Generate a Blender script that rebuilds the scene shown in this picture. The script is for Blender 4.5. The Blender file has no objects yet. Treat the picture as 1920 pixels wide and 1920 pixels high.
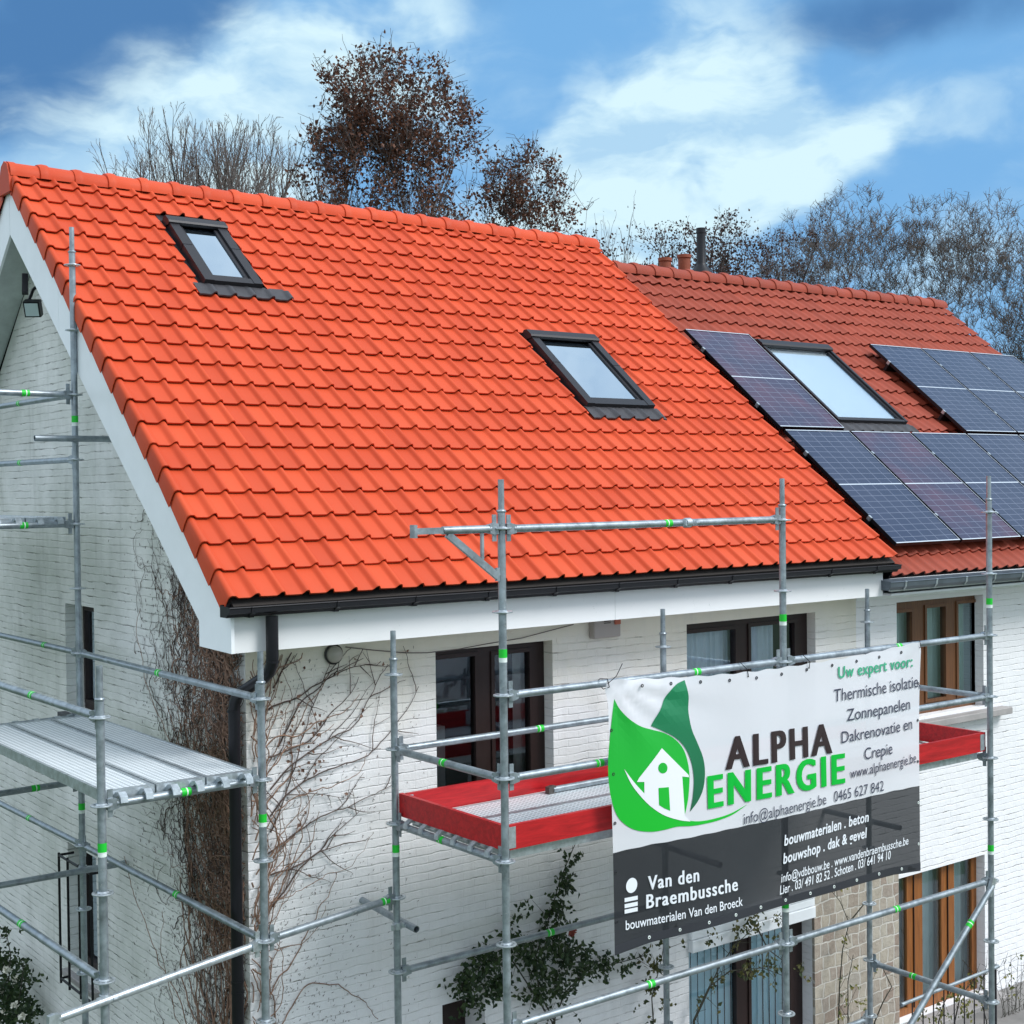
import bpy, math, random
import numpy as np
from mathutils import Vector, Matrix
R = random.Random(7)
C = bpy.context.scene.collection
SC = bpy.context.scene
# ------------------------------------------------------------------ camera
EYE = Vector((-4.14, -8.45, 5.3)); F = 2605.43
def _axes(yaw, pitch, roll):
    fwd = Vector((math.sin(yaw)*math.cos(pitch), math.cos(yaw)*math.cos(pitch), math.sin(pitch)))
    right = Vector((math.cos(yaw), -math.sin(yaw), 0)); up = right.cross(fwd)
    return right*math.cos(roll)+up*math.sin(roll), up*math.cos(roll)-right*math.sin(roll), fwd
CR, CU, CF = _axes(.64690, -.01792, -.01193)
cd = bpy.data.cameras.new('camera'); cam = bpy.data.objects.new('camera', cd); C.objects.link(cam)
m = Matrix.Identity(4)
for i in range(3):
    m[i][0], m[i][1], m[i][2], m[i][3] = CR[i], CU[i], -CF[i], EYE[i]
cam.matrix_world = m; cd.sensor_width = 36; cd.lens = 36*F/1920; cd.clip_start = .1; cd.clip_end = 3000
SC.camera = cam
# ------------------------------------------------------------------ sky and sun
SUN = Vector((.40, -.66, .80)).normalized()
SUN_STRENGTH, SUN_ANGLE, SKY_STRENGTH, EXPOSURE = 2.0, 22, .10, .56
W = bpy.data.worlds.new('World'); SC.world = W; W.use_nodes = True
nt = W.node_tree; nt.nodes.clear()
def nd(nt, typ, ins=None, **kw):
    n = nt.nodes.new(typ)
    for k, v in kw.items(): setattr(n, k, v)
    for k, v in (ins or {}).items():
        s = n.inputs[k]
        if isinstance(v, bpy.types.NodeSocket): nt.links.new(v, s)
        else: s.default_value = v
    return n
def mth(nt, op, a, b=0.0, c=None, clamp=False):
    n = nt.nodes.new('ShaderNodeMath'); n.operation = op; n.use_clamp = clamp
    for i, v in enumerate((a, b) if c is None else (a, b, c)):
        if isinstance(v, bpy.types.NodeSocket): nt.links.new(v, n.inputs[i])
        else: n.inputs[i].default_value = v
    return n.outputs[0]
def ramp(nt, fac, stops, interp='LINEAR'):
    n = nt.nodes.new('ShaderNodeValToRGB'); nt.links.new(fac, n.inputs[0]); r = n.color_ramp; r.interpolation = interp
    while len(r.elements) < len(stops): r.elements.new(.5)
    for e, (p, c) in zip(r.elements, stops):
        e.position = p; e.color = (c if isinstance(c, tuple) else (c, c, c)) + (1,)
    return n.outputs[0]
def mixc(nt, fac, a, b, blend='MIX'):
    n = nt.nodes.new('ShaderNodeMix'); n.data_type = 'RGBA'; n.blend_type = blend
    for s, v in ((n.inputs[0], fac), (n.inputs[6], a), (n.inputs[7], b)):
        if isinstance(v, bpy.types.NodeSocket): nt.links.new(v, s)
        else: s.default_value = v if not isinstance(v, tuple) else v+(1,)*(4-len(v))
    return n.outputs[2]
sky = nd(nt, 'ShaderNodeTexSky', sky_type='NISHITA', sun_disc=False)
sky.sun_elevation = math.asin(SUN.z); sky.sun_rotation = math.atan2(SUN.x, SUN.y); sky.air_density = 1.0; sky.dust_density = .6; sky.ozone_density = 3
tc = nd(nt, 'ShaderNodeTexCoord')
sx = nd(nt, 'ShaderNodeSeparateXYZ', {0: tc.outputs['Generated']})
az = mth(nt, 'MULTIPLY', mth(nt, 'ARCTAN2', sx.outputs[0], sx.outputs[1]), 57.29578)
el = mth(nt, 'MULTIPLY', mth(nt, 'ARCSINE', sx.outputs[2]), 57.29578)
ae = nd(nt, 'ShaderNodeCombineXYZ', {0: az, 1: el, 2: 0.0})
nz = nd(nt, 'ShaderNodeTexNoise', {'Vector': ae.outputs[0], 'Scale': .13, 'Detail': 5.0, 'Roughness': .5})
off = nd(nt, 'ShaderNodeVectorMath', {0: nz.outputs['Color'], 1: (.5, .5, .5)}, operation='SUBTRACT')
off2 = nd(nt, 'ShaderNodeVectorMath', {0: off.outputs[0]}, operation='SCALE'); off2.inputs[3].default_value = 3.2
warp = nd(nt, 'ShaderNodeVectorMath', {0: ae.outputs[0], 1: off2.outputs[0]}, operation='ADD').outputs[0]
def sky_angles(px, py):
    d = (CR*(px-960)+CU*(960-py)+CF*F).normalized()
    return math.degrees(math.atan2(d.x, d.y)), math.degrees(math.asin(d.z))
def blob(px, py, rx, ry, rot):          # a soft patch of sky; its place is a compass bearing and a height
    a, e = sky_angles(px, py); k = math.degrees(1/F)
    mp = nd(nt, 'ShaderNodeMapping', {'Vector': warp, 'Location': (a, e, 0), 'Rotation': (0, 0, math.radians(rot)), 'Scale': (rx*k, ry*k, 1)}, vector_type='TEXTURE')
    g = nd(nt, 'ShaderNodeTexGradient', {0: mp.outputs[0]}, gradient_type='SPHERICAL')
    return mth(nt, 'SMOOTHSTEP', g.outputs['Fac'], 0.0, .0) if False else g.outputs['Fac']
cl = None
for (px, py, rx, ry, rot, w) in [(330, 310, 620, 230, 22, 1.25), (620, 90, 420, 170, 38, .95), (1270, 190, 330, 240, 12, 1.15),
        (1230, 320, 560, 200, 14, 1.0), (1480, 290, 560, 130, 14, .45), (1850, 250, 260, 150, 10, .15), (1350, 390, 380, 90, 24, .8),
        (880, 130, 330, 130, -20, .35), (150, 470, 600, 160, 0, .8), (1000, 470, 900, 110, 0, .45), (1800, 480, 500, 130, 10, .35)]:
    b = mth(nt, 'MULTIPLY', blob(px, py, rx, ry, rot), w)
    cl = b if cl is None else mth(nt, 'ADD', cl, b)
dk = None
for (px, py, rx, ry, rot, w) in [(60, 80, 560, 260, 22, 1.5), (900, -20, 300, 90, 0, .35), (1780, 10, 420, 90, -5, .8), (1560, 60, 300, 130, 10, .4), (330, 60, 250, 130, 30, .5)]:
    b = mth(nt, 'MULTIPLY', blob(px, py, rx, ry, rot), w)
    dk = b if dk is None else mth(nt, 'ADD', dk, b)
# elsewhere in the sky: broken cloud
nz2 = nd(nt, 'ShaderNodeTexNoise', {'Vector': tc.outputs['Generated'], 'Scale': 2.3, 'Detail': 7.0, 'Roughness': .6})
azd = mth(nt, 'ABSOLUTE', mth(nt, 'SUBTRACT', az, 37.0))
away = nd(nt, 'ShaderNodeMapRange', {0: azd, 1: 26.0, 2: 60.0, 3: 0.0, 4: 1.0}).outputs[0]
high = nd(nt, 'ShaderNodeMapRange', {0: el, 1: 24.0, 2: 45.0, 3: 0.0, 4: 1.0}).outputs[0]
other = mth(nt, 'MAXIMUM', away, high)
gen = nd(nt, 'ShaderNodeMapRange', {0: nz2.outputs['Fac'], 1: .36, 2: .56, 3: 0.25, 4: 1.1}).outputs[0]
strk = nd(nt, 'ShaderNodeMapping', {'Vector': warp, 'Rotation': (0, 0, math.radians(-24)), 'Scale': (.62, 1.5, 1)})
nz3 = nd(nt, 'ShaderNodeTexNoise', {'Vector': strk.outputs[0], 'Scale': .30, 'Detail': 6.0, 'Roughness': .55, 'Distortion': .25})
cl = mth(nt, 'ADD', cl, mth(nt, 'MULTIPLY', mth(nt, 'SUBTRACT', nz3.outputs['Fac'], .5), .95))
cl = mth(nt, 'ADD', mth(nt, 'MULTIPLY', cl, mth(nt, 'SUBTRACT', 1.0, other)), mth(nt, 'MULTIPLY', gen, other))
cmask = nd(nt, 'ShaderNodeMapRange', {0: cl, 1: -.05, 2: .95, 3: 0.0, 4: 1.0}, interpolation_type='SMOOTHERSTEP').outputs[0]
dmask = nd(nt, 'ShaderNodeMapRange', {0: mth(nt, 'MULTIPLY', dk, mth(nt, 'SUBTRACT', 1.0, other)), 1: .0, 2: .95, 3: 0.0, 4: .9}, interpolation_type='SMOOTHERSTEP').outputs[0]
skyc = nd(nt, 'ShaderNodeVectorMath', {0: sky.outputs[0]}, operation='SCALE'); skyc.inputs[3].default_value = SKY_STRENGTH*.75
blue = mixc(nt, .8, skyc.outputs[0], (.135, .335, .60))
blue = mixc(nt, dmask, blue, (.048, .135, .30))
grey = mixc(nt, nd(nt, 'ShaderNodeMapRange', {0: nz3.outputs['Fac'], 1: .38, 2: .56, 3: 0.0, 4: 1.0}).outputs[0], (.30, .47, .62), (.48, .635, .70))
bright = mixc(nt, other, grey, (.66, .76, .86))
col = mixc(nt, cmask, blue, bright)
bg = nd(nt, 'ShaderNodeBackground', {'Color': col, 'Strength': 1.0})
wo = nd(nt, 'ShaderNodeOutputWorld', {'Surface': bg.outputs[0]})
sl = bpy.data.lights.new('sun', 'SUN'); sl.energy = SUN_STRENGTH; sl.angle = math.radians(SUN_ANGLE); sl.color = (1, .99, .98)
so = bpy.data.objects.new('sun', sl); C.objects.link(so); so.rotation_euler = (-SUN).to_track_quat('-Z', 'Y').to_euler(); so.location = SUN*60
SC.view_settings.view_transform = 'Standard'; SC.view_settings.look = 'None'; SC.view_settings.exposure = EXPOSURE; SC.view_settings.gamma = 1
SC.render.engine = 'CYCLES'; SC.cycles.max_bounces = 8; SC.cycles.transparent_max_bounces = 12
# ------------------------------------------------------------------ placing: a sight line met with a real plane
def ray(px, py): return CR*((px-960)/F)+CU*((960-py)/F)+CF
def at_y(px, py, y=0.0): d = ray(px, py); return EYE+d*((y-EYE.y)/d.y)
def at_x(px, py, x=0.0): d = ray(px, py); return EYE+d*((x-EYE.x)/d.x)
def at_z(px, py, z=0.0): d = ray(px, py); return EYE+d*((z-EYE.z)/d.z)
PIT = .6875; CP, SP = math.cos(PIT), math.sin(PIT); RO = Vector((0, -.467, 4.6075))
RM = Matrix(((1, 0, 0, 0), (0, CP, -SP, RO.y), (0, SP, CP, RO.z), (0, 0, 0, 1)))     # roof frame: x along, t up the slope, n out
def rp(x, t, n=0.0): return RM @ Vector((x, t, n))
APEX_Y = 3.76; APEX_Z = RO.z+(APEX_Y-RO.y)*SP/CP; TMAX = (APEX_Y-RO.y)/CP
# ------------------------------------------------------------------ materials
def mat(name, color=(.5, .5, .5), rough=.6, metal=0.0, spec=.5, var=0.0, vscale=6.0, bump=0.0, bscale=40.0, coat=0.0):
    M = bpy.data.materials.new(name); M.use_nodes = True; t = M.node_tree; b = t.nodes['Principled BSDF']
    b.inputs['Base Color'].default_value = color+(1,); b.inputs['Roughness'].default_value = rough; b.inputs['Metallic'].default_value = metal
    b.inputs['Specular IOR Level'].default_value = spec; b.inputs['Coat Weight'].default_value = coat
    co = nd(t, 'ShaderNodeTexCoord').outputs['Object']
    if var:
        n = nd(t, 'ShaderNodeTexNoise', {'Vector': co, 'Scale': vscale, 'Detail': 6.0, 'Roughness': .65})
        f = nd(t, 'ShaderNodeMapRange', {0: n.outputs['Fac'], 1: .3, 2: .7, 3: 1-var, 4: 1+var}).outputs[0]
        c = nd(t, 'ShaderNodeVectorMath', {0: color, 1: f}, operation='MULTIPLY')
        t.links.new(c.outputs[0], b.inputs['Base Color'])
        r2 = nd(t, 'ShaderNodeMapRange', {0: n.outputs['Fac'], 1: .3, 2: .7, 3: max(.03, rough-var*.3), 4: min(1, rough+var*.3)}).outputs[0]
        t.links.new(r2, b.inputs['Roughness'])
    if bump:
        n = nd(t, 'ShaderNodeTexNoise', {'Vector': co, 'Scale': bscale, 'Detail': 5.0})
        bn = nd(t, 'ShaderNodeBump', {'Height': n.outputs['Fac'], 'Strength': bump, 'Distance': .01})
        t.links.new(bn.outputs[0], b.inputs['Normal'])
    return M
def parts_of(M): return M.node_tree, M.node_tree.nodes['Principled BSDF']
def glass(name, tint, base_ref=.05, rough=.02, opaque=0.0):
    M = bpy.data.materials.new(name); M.use_nodes = True; t = M.node_tree; t.nodes.clear()
    fr = nd(t, 'ShaderNodeFresnel', {'IOR': 1.5}).outputs[0]
    co = nd(t, 'ShaderNodeTexCoord').outputs['Object']
    nn = nd(t, 'ShaderNodeTexNoise', {'Vector': co, 'Scale': 1.7, 'Detail': 1.0})
    bn = nd(t, 'ShaderNodeBump', {'Height': nn.outputs['Fac'], 'Strength': .12, 'Distance': .02})
    g = nd(t, 'ShaderNodeBsdfGlossy', {'Color': (.74, .86, .96, 1), 'Roughness': rough, 'Normal': bn.outputs[0]})
    tr = nd(t, 'ShaderNodeBsdfTransparent', {'Color': tint+(1,)})
    mx = nd(t, 'ShaderNodeMixShader', {0: mth(t, 'ADD', mth(t, 'MULTIPLY', fr, 1.6, clamp=True), base_ref, clamp=True), 1: tr.outputs[0], 2: g.outputs[0]})
    nd(t, 'ShaderNodeOutputMaterial', {'Surface': mx.outputs[0]})
    return M
def brick(name, axis, base, dirt, crackiness, depth, cream=False, smooth_above=99.0, stain=.4):
    M = bpy.data.materials.new(name); M.use_nodes = True; t, b = parts_of(M)
    co = nd(t, 'ShaderNodeTexCoord').outputs['Object']; s = nd(t, 'ShaderNodeSeparateXYZ', {0: co})
    u, v = s.outputs[axis], s.outputs[2]
    w = nd(t, 'ShaderNodeTexNoise', {'Vector': co, 'Scale': 7.0, 'Detail': 4.0})
    wv = nd(t, 'ShaderNodeSeparateXYZ', {0: w.outputs['Color']})
    uu = mth(t, 'ADD', u, mth(t, 'MULTIPLY', mth(t, 'SUBTRACT', wv.outputs[0], .5), .03))
    vv = mth(t, 'ADD', v, mth(t, 'MULTIPLY', mth(t, 'SUBTRACT', wv.outputs[1], .5), .030))
    p = nd(t, 'ShaderNodeCombineXYZ', {0: uu, 1: vv, 2: 0.0}).outputs[0]
    br = nd(t, 'ShaderNodeTexBrick', {'Vector': p, 'Color1': (.3, .3, .3, 1), 'Color2': (.75, .75, .75, 1), 'Mortar': (0, 0, 0, 1), 'Scale': 1.0, 'Mortar Size': .0055, 'Mortar Smooth': .75, 'Bias': 0.0, 'Brick Width': .205, 'Row Height': .0625})
    n1 = nd(t, 'ShaderNodeTexNoise', {'Vector': co, 'Scale': 26.0, 'Detail': 8.0, 'Roughness': .65})
    n2 = nd(t, 'ShaderNodeTexNoise', {'Vector': co, 'Scale': 4.3, 'Detail': 5.0, 'Roughness': .6})
    n3 = nd(t, 'ShaderNodeTexNoise', {'Vector': co, 'Scale': 1.1, 'Detail': 6.0, 'Roughness': .6, 'Distortion': .4})
    lv = nd(t, 'ShaderNodeMapRange', {0: v, 1: smooth_above, 2: smooth_above+.03, 3: 1.0, 4: .12}).outputs[0]
    # open cracks follow the bed joints only, here and there
    row = mth(t, 'ABSOLUTE', mth(t, 'SUBTRACT', mth(t, 'FRACT', mth(t, 'DIVIDE', vv, .0625)), .5))
    bed = nd(t, 'ShaderNodeMapRange', {0: row, 1: .455, 2: .487, 3: 0.0, 4: 1.0}).outputs[0]
    stv = nd(t, 'ShaderNodeCombineXYZ', {0: mth(t, 'MULTIPLY', u, 5.5), 1: mth(t, 'MULTIPLY', v, 22.0), 2: 3.3}).outputs[0]
    n4 = nd(t, 'ShaderNodeTexNoise', {'Vector': stv, 'Scale': 1.0, 'Detail': 5.0, 'Roughness': .7})
    on = nd(t, 'ShaderNodeMapRange', {0: n4.outputs['Fac'], 1: .60-crackiness, 2: .68-crackiness, 3: 0.0, 4: 1.0}).outputs[0]
    crack = mth(t, 'MULTIPLY', mth(t, 'MULTIPLY', bed, on), lv)
    pit = nd(t, 'ShaderNodeMapRange', {0: n1.outputs['Fac'], 1: .69, 2: .74, 3: 0.0, 4: 1.0}).outputs[0]
    c = mixc(t, nd(t, 'ShaderNodeMapRange', {0: n3.outputs['Fac'], 1: .40, 2: .68, 3: 0.0, 4: stain}).outputs[0], base, dirt)
    c = mixc(t, nd(t, 'ShaderNodeMapRange', {0: n2.outputs['Fac'], 1: .35, 2: .75, 3: 0.0, 4: .35*stain}).outputs[0], c, tuple(x*.72 for x in dirt))
    if cream:
        k = mth(t, 'ADD', v, mth(t, 'MULTIPLY', mth(t, 'SUBTRACT', n3.outputs['Fac'], .5), .9))
        cf = nd(t, 'ShaderNodeMapRange', {0: k, 1: 3.5, 2: 4.1, 3: 0.0, 4: .8}).outputs[0]
        c = mixc(t, cf, c, (.74, .69, .54))
    dv = nd(t, 'ShaderNodeCombineXYZ', {0: mth(t, 'MULTIPLY', u, 9.0), 1: mth(t, 'MULTIPLY', v, .8), 2: 7.7}).outputs[0]
    n5 = nd(t, 'ShaderNodeTexNoise', {'Vector': dv, 'Scale': 1.0, 'Detail': 6.0, 'Roughness': .6})
    c = mixc(t, mth(t, 'MULTIPLY', nd(t, 'ShaderNodeMapRange', {0: n5.outputs['Fac'], 1: .52, 2: .74, 3: 0.0, 4: .55*stain}).outputs[0], nd(t, 'ShaderNodeMapRange', {0: n3.outputs['Fac'], 1: .42, 2: .58, 3: 0.2, 4: 1.0}).outputs[0]), c, tuple(x*.62 for x in dirt))
    c = mixc(t, mth(t, 'MULTIPLY', crack, .8), c, (.16, .15, .13))
    c = mixc(t, mth(t, 'MULTIPLY', mth(t, 'MULTIPLY', pit, crackiness*4.0, clamp=True), .45), c, (.25, .24, .21))
    t.links.new(c, b.inputs['Base Color']); b.inputs['Roughness'].default_value = .75; b.inputs['Specular IOR Level'].default_value = .25
    soft = nd(t, 'ShaderNodeMapRange', {0: n2.outputs['Fac'], 1: .38, 2: .60, 3: .18, 4: .75}).outputs[0]
    bedh = nd(t, 'ShaderNodeMapRange', {0: row, 1: .36, 2: .5, 3: 1.0, 4: 0.0}, interpolation_type='SMOOTHSTEP').outputs[0]
    bm = nd(t, 'ShaderNodeMapRange', {0: n4.outputs['Fac'], 1: .42, 2: .62, 3: 0.0, 4: .55}).outputs[0]
    h = mth(t, 'MULTIPLY', mth(t, 'ADD', mth(t, 'MULTIPLY', br.outputs['Color'], soft), mth(t, 'MULTIPLY', mth(t, 'SUBTRACT', bedh, 1.0), bm)), lv)
    h = mth(t, 'ADD', h, mth(t, 'MULTIPLY', n1.outputs['Fac'], .55))
    h = mth(t, 'ADD', h, mth(t, 'MULTIPLY', n2.outputs['Fac'], .5))
    h = mth(t, 'SUBTRACT', h, mth(t, 'MULTIPLY', crack, .9))
    bn = nd(t, 'ShaderNodeBump', {'Height': h, 'Strength': 1.0, 'Distance': depth}); t.links.new(bn.outputs[0], b.inputs['Normal'])
    return M
def tile_mat(name, c0, c1, rough, old=0.0):
    M = bpy.data.materials.new(name); M.use_nodes = True; t, b = parts_of(M)
    at = nd(t, 'ShaderNodeAttribute', attribute_name='rnd').outputs['Fac']
    co = nd(t, 'ShaderNodeTexCoord').outputs['Object']
    n = nd(t, 'ShaderNodeTexNoise', {'Vector': co, 'Scale': 2.2, 'Detail': 7.0, 'Roughness': .7})
    n2 = nd(t, 'ShaderNodeTexNoise', {'Vector': co, 'Scale': 45.0, 'Detail': 4.0, 'Roughness': .7})
    f = mth(t, 'ADD', mth(t, 'MULTIPLY', at, .55), mth(t, 'MULTIPLY', n.outputs['Fac'], .45))
    c = mixc(t, f, c0, c1)
    if old:
        c = mixc(t, nd(t, 'ShaderNodeMapRange', {0: n2.outputs['Fac'], 1: .5, 2: .8, 3: 0.0, 4: old}).outputs[0], c, (.16, .06, .05))
    else:
        c = mixc(t, nd(t, 'ShaderNodeMapRange', {0: n2.outputs['Fac'], 1: .72, 2: .85, 3: 0.0, 4: .25}).outputs[0], c, (.55, .07, .025))
    t.links.new(c, b.inputs['Base Color']); b.inputs['Roughness'].default_value = rough; b.inputs['Specular IOR Level'].default_value = .28
    bn = nd(t, 'ShaderNodeBump', {'Height': n2.outputs['Fac'], 'Strength': .25, 'Distance': .003}); t.links.new(bn.outputs[0], b.inputs['Normal'])
    return M
BRICK_F = brick('painted_brick_front', 0, (.82, .82, .83), (.74, .74, .73), .005, .0065, cream=True, smooth_above=4.10, stain=.5)
BRICK_G = brick('painted_brick_gable', 1, (.82, .82, .79), (.58, .60, .55), .035, .0085, stain=.8)
BRICK_N = brick('painted_brick_neighbour', 0, (.83, .83, .84), (.78, .78, .78), .02, .007, stain=.25, smooth_above=4.16)
TILE_O = tile_mat('orange_tile', (.47, .050, .014), (.66, .088, .027), .6)
TILE_R = tile_mat('red_tile', (.25, .043, .022), (.36, .064, .033), .65, old=.5)
WHITE = mat('white_board', (.84, .87, .89), .45, var=.04, vscale=3)
FASC = mat('fascia_board', (.78, .79, .79), .5, var=.05, vscale=5)
t, b = parts_of(FASC)
_co = nd(t, 'ShaderNodeTexCoord').outputs['Object']
_n = nd(t, 'ShaderNodeTexNoise', {'Vector': _co, 'Scale': 30.0, 'Detail': 8.0, 'Roughness': .75}); _m = nd(t, 'ShaderNodeTexNoise', {'Vector': _co, 'Scale': 2.5, 'Detail': 3.0})
_f = mth(t, 'MULTIPLY', nd(t, 'ShaderNodeMapRange', {0: _n.outputs['Fac'], 1: .62, 2: .72, 3: 0.0, 4: .8}).outputs[0], nd(t, 'ShaderNodeMapRange', {0: _m.outputs['Fac'], 1: .45, 2: .62, 3: 0.0, 4: 1.0}).outputs[0])
t.links.new(mixc(t, _f, (.78, .79, .79), (.22, .25, .22)), b.inputs['Base Color'])
GALV = mat('galvanised_steel', (.30, .345, .375), .40, .6, var=.32, vscale=14)
GALV2 = mat('bright_zinc', (.46, .51, .54), .36, .7, var=.25, vscale=25)
for _M in (GALV, GALV2):      # cement splashes and rubbed dull patches
    t, b = parts_of(_M); _co = nd(t, 'ShaderNodeTexCoord').outputs['Object']; _old = b.inputs['Base Color'].links[0].from_socket
    _a = nd(t, 'ShaderNodeTexNoise', {'Vector': _co, 'Scale': 38.0, 'Detail': 5.0, 'Roughness': .7}); _b = nd(t, 'ShaderNodeTexNoise', {'Vector': _co, 'Scale': 3.1, 'Detail': 2.0})
    _s = mth(t, 'MULTIPLY', nd(t, 'ShaderNodeMapRange', {0: _a.outputs['Fac'], 1: .60, 2: .68, 3: 0.0, 4: .75}).outputs[0], nd(t, 'ShaderNodeMapRange', {0: _b.outputs['Fac'], 1: .48, 2: .66, 3: 0.0, 4: 1.0}).outputs[0])
    t.links.new(mixc(t, _s, _old, (.62, .62, .60)), b.inputs['Base Color'])
    t.links.new(mth(t, 'MULTIPLY', mth(t, 'SUBTRACT', 1.0, _s), .62), b.inputs['Metallic'])
BLACK = mat('black_coated_metal', (.006, .006, .009), .42, spec=.35, var=.15)
ZINC = mat('grey_zinc_gutter', (.12, .145, .17), .45, .5, var=.2)
DARKFR = mat('dark_brown_frame', (.022, .012, .011), .45, spec=.35, var=.15, vscale=20)
ANTHR = mat('anthracite_cladding', (.018, .017, .021), .45, .0, spec=.35, var=.1)
LEAD = mat('grey_lead_apron', (.048, .047, .053), .55, .1, var=.2, vscale=14)
def wood(name, c0, c1, sc=(60, 60, 3), rough=.5):
    M = bpy.data.materials.new(name); M.use_nodes = True; t, b = parts_of(M)
    co = nd(t, 'ShaderNodeTexCoord').outputs['Object']
    mp = nd(t, 'ShaderNodeMapping', {'Vector': co, 'Scale': sc})
    n = nd(t, 'ShaderNodeTexNoise', {'Vector': mp.outputs[0], 'Scale': 1.0, 'Detail': 6.0, 'Roughness': .7, 'Distortion': .6})
    t.links.new(ramp(t, n.outputs['Fac'], [(.32, c0), (.62, c1)]), b.inputs['Base Color']); b.inputs['Roughness'].default_value = rough
    return M
WOODBR = wood('brown_varnished_wood', (.085, .030, .010), (.16, .062, .020))
WOODOR = wood('orange_brown_wood', (.16, .050, .010), (.30, .105, .020))
REDB = wood('red_painted_plank', (.30, .004, .007), (.54, .011, .015), (3, 30, 30), .45)
CURT = mat('pale_curtain', (.66, .78, .76), .9, var=.05)
LACE = mat('white_net_curtain', (.70, .78, .84), .9, var=.06)
BLIND = mat('pale_blue_blind', (.62, .82, .88), .7, var=.04)
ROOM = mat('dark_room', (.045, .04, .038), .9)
PALE = mat('pale_furniture', (.42, .43, .42), .7)
GLASS = glass('window_glass', (.90, .94, .94), .06)
SKYGL = glass('roof_window_glass', (.30, .36, .40), .52, .03)
SKYGL2 = glass('bright_roof_window_glass', (.85, .9, .92), .30, .12)
BLINDW = mat('white_roof_blind', (.86, .88, .88), .7)
FLAG = mat('grey_stone_sill', (.34, .32, .31), .7, var=.15)
GREEN = mat('green_sticker', (.008, .52, .03), .5)
STICKW = mat('white_sticker', (.75, .82, .78), .5)
# perforated steel deck
DECK = mat('perforated_deck', (.62, .67, .70), .5, .2)
t, b = parts_of(DECK); co = nd(t, 'ShaderNodeTexCoord').outputs['Object']; s = nd(t, 'ShaderNodeSeparateXYZ', {0: co})
def _dots(a, p): return mth(t, 'SUBTRACT', mth(t, 'FRACT', mth(t, 'DIVIDE', a, p)), .5)
_dx, _dy = _dots(s.outputs[0], .034), _dots(s.outputs[1], .034)
_r = mth(t, 'SQRT', mth(t, 'ADD', mth(t, 'MULTIPLY', _dx, _dx), mth(t, 'MULTIPLY', _dy, _dy)))
_d = nd(t, 'ShaderNodeMapRange', {0: _r, 1: .26, 2: .36, 3: 1.0, 4: 0.0}).outputs[0]
_nn = nd(t, 'ShaderNodeTexNoise', {'Vector': co, 'Scale': 6.0, 'Detail': 6.0})
t.links.new(mixc(t, _d, mixc(t, _nn.outputs['Fac'], (.66, .72, .75), (.84, .88, .90)), (.36, .40, .42)), b.inputs['Base Color'])
t.links.new(nd(t, 'ShaderNodeBump', {'Height': _d, 'Strength': .5, 'Distance': -.004}).outputs[0], b.inputs['Normal'])
# solar cells, panel-local metres
def cells(name, c, tint):
    M = mat(name, c, .20, 0, .34, coat=.0); t, b = parts_of(M)
    co = nd(t, 'ShaderNodeTexCoord').outputs['Object']; s = nd(t, 'ShaderNodeSeparateXYZ', {0: co})
    def line(a, p, w): return nd(t, 'ShaderNodeMapRange', {0: mth(t, 'ABSOLUTE', mth(t, 'SUBTRACT', mth(t, 'FRACT', mth(t, 'DIVIDE', a, p)), .5)), 1: .5-w/p, 2: .5-w/p*.5, 3: 0.0, 4: 1.0}).outputs[0]
    l = mth(t, 'MAXIMUM', line(s.outputs[0], 1.0/6, .0042), line(s.outputs[1], 1.746/20, .0036))
    n = nd(t, 'ShaderNodeTexNoise', {'Vector': co, 'Scale': 1.6, 'Detail': 2.0})
    cb = mixc(t, nd(t, 'ShaderNodeMapRange', {0: n.outputs['Fac'], 1: .4, 2: .62, 3: 0.0, 4: 1.0}).outputs[0], c, tint)
    t.links.new(mixc(t, l, cb, (.15, .17, .235)), b.inputs['Base Color'])
    return M
CELL = cells('solar_cells_blue', (.022, .032, .070), (.030, .040, .080))
CELLP = cells('solar_cells_violet_reflection', (.034, .032, .070), (.070, .034, .066))  # violet reflection painted into the cell colour
ALU = mat('aluminium_frame', (.70, .74, .78), .35, .6)
# stone cladding
STONE = mat('stone_cladding', (.3, .27, .22), .85); t, b = parts_of(STONE)
co = nd(t, 'ShaderNodeTexCoord').outputs['Object']
wn = nd(t, 'ShaderNodeTexNoise', {'Vector': co, 'Scale': 5.0, 'Detail': 2.0})
wv = nd(t, 'ShaderNodeVectorMath', {0: co, 1: nd(t, 'ShaderNodeVectorMath', {0: wn.outputs['Color'], 1: (.085, .085, .085)}, operation='MULTIPLY').outputs[0]}, operation='ADD')
sp = nd(t, 'ShaderNodeSeparateXYZ', {0: wv.outputs[0]})
uv = nd(t, 'ShaderNodeCombineXYZ', {0: sp.outputs[0], 1: sp.outputs[2], 2: 0.0})
sc_ = nd(t, 'ShaderNodeVectorMath', {0: uv.outputs[0], 1: (5.2, 8.2, 0)}, operation='MULTIPLY').outputs[0]
bk = nd(t, 'ShaderNodeTexBrick', {'Vector': uv.outputs[0], 'Color1': (0, 0, 0, 1), 'Color2': (1, 1, 1, 1), 'Mortar': (.5, .5, .5, 1), 'Scale': 1.0, 'Mortar Size': .008, 'Mortar Smooth': .3, 'Brick Width': .17, 'Row Height': .125, 'Bias': 0.0}, offset=.41, squash=.62, squash_frequency=2)
n8 = nd(t, 'ShaderNodeTexNoise', {'Vector': co, 'Scale': 16.0, 'Detail': 7.0, 'Roughness': .7})
vs_ = nd(t, 'ShaderNodeSeparateXYZ', {0: bk.outputs['Color']})
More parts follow.
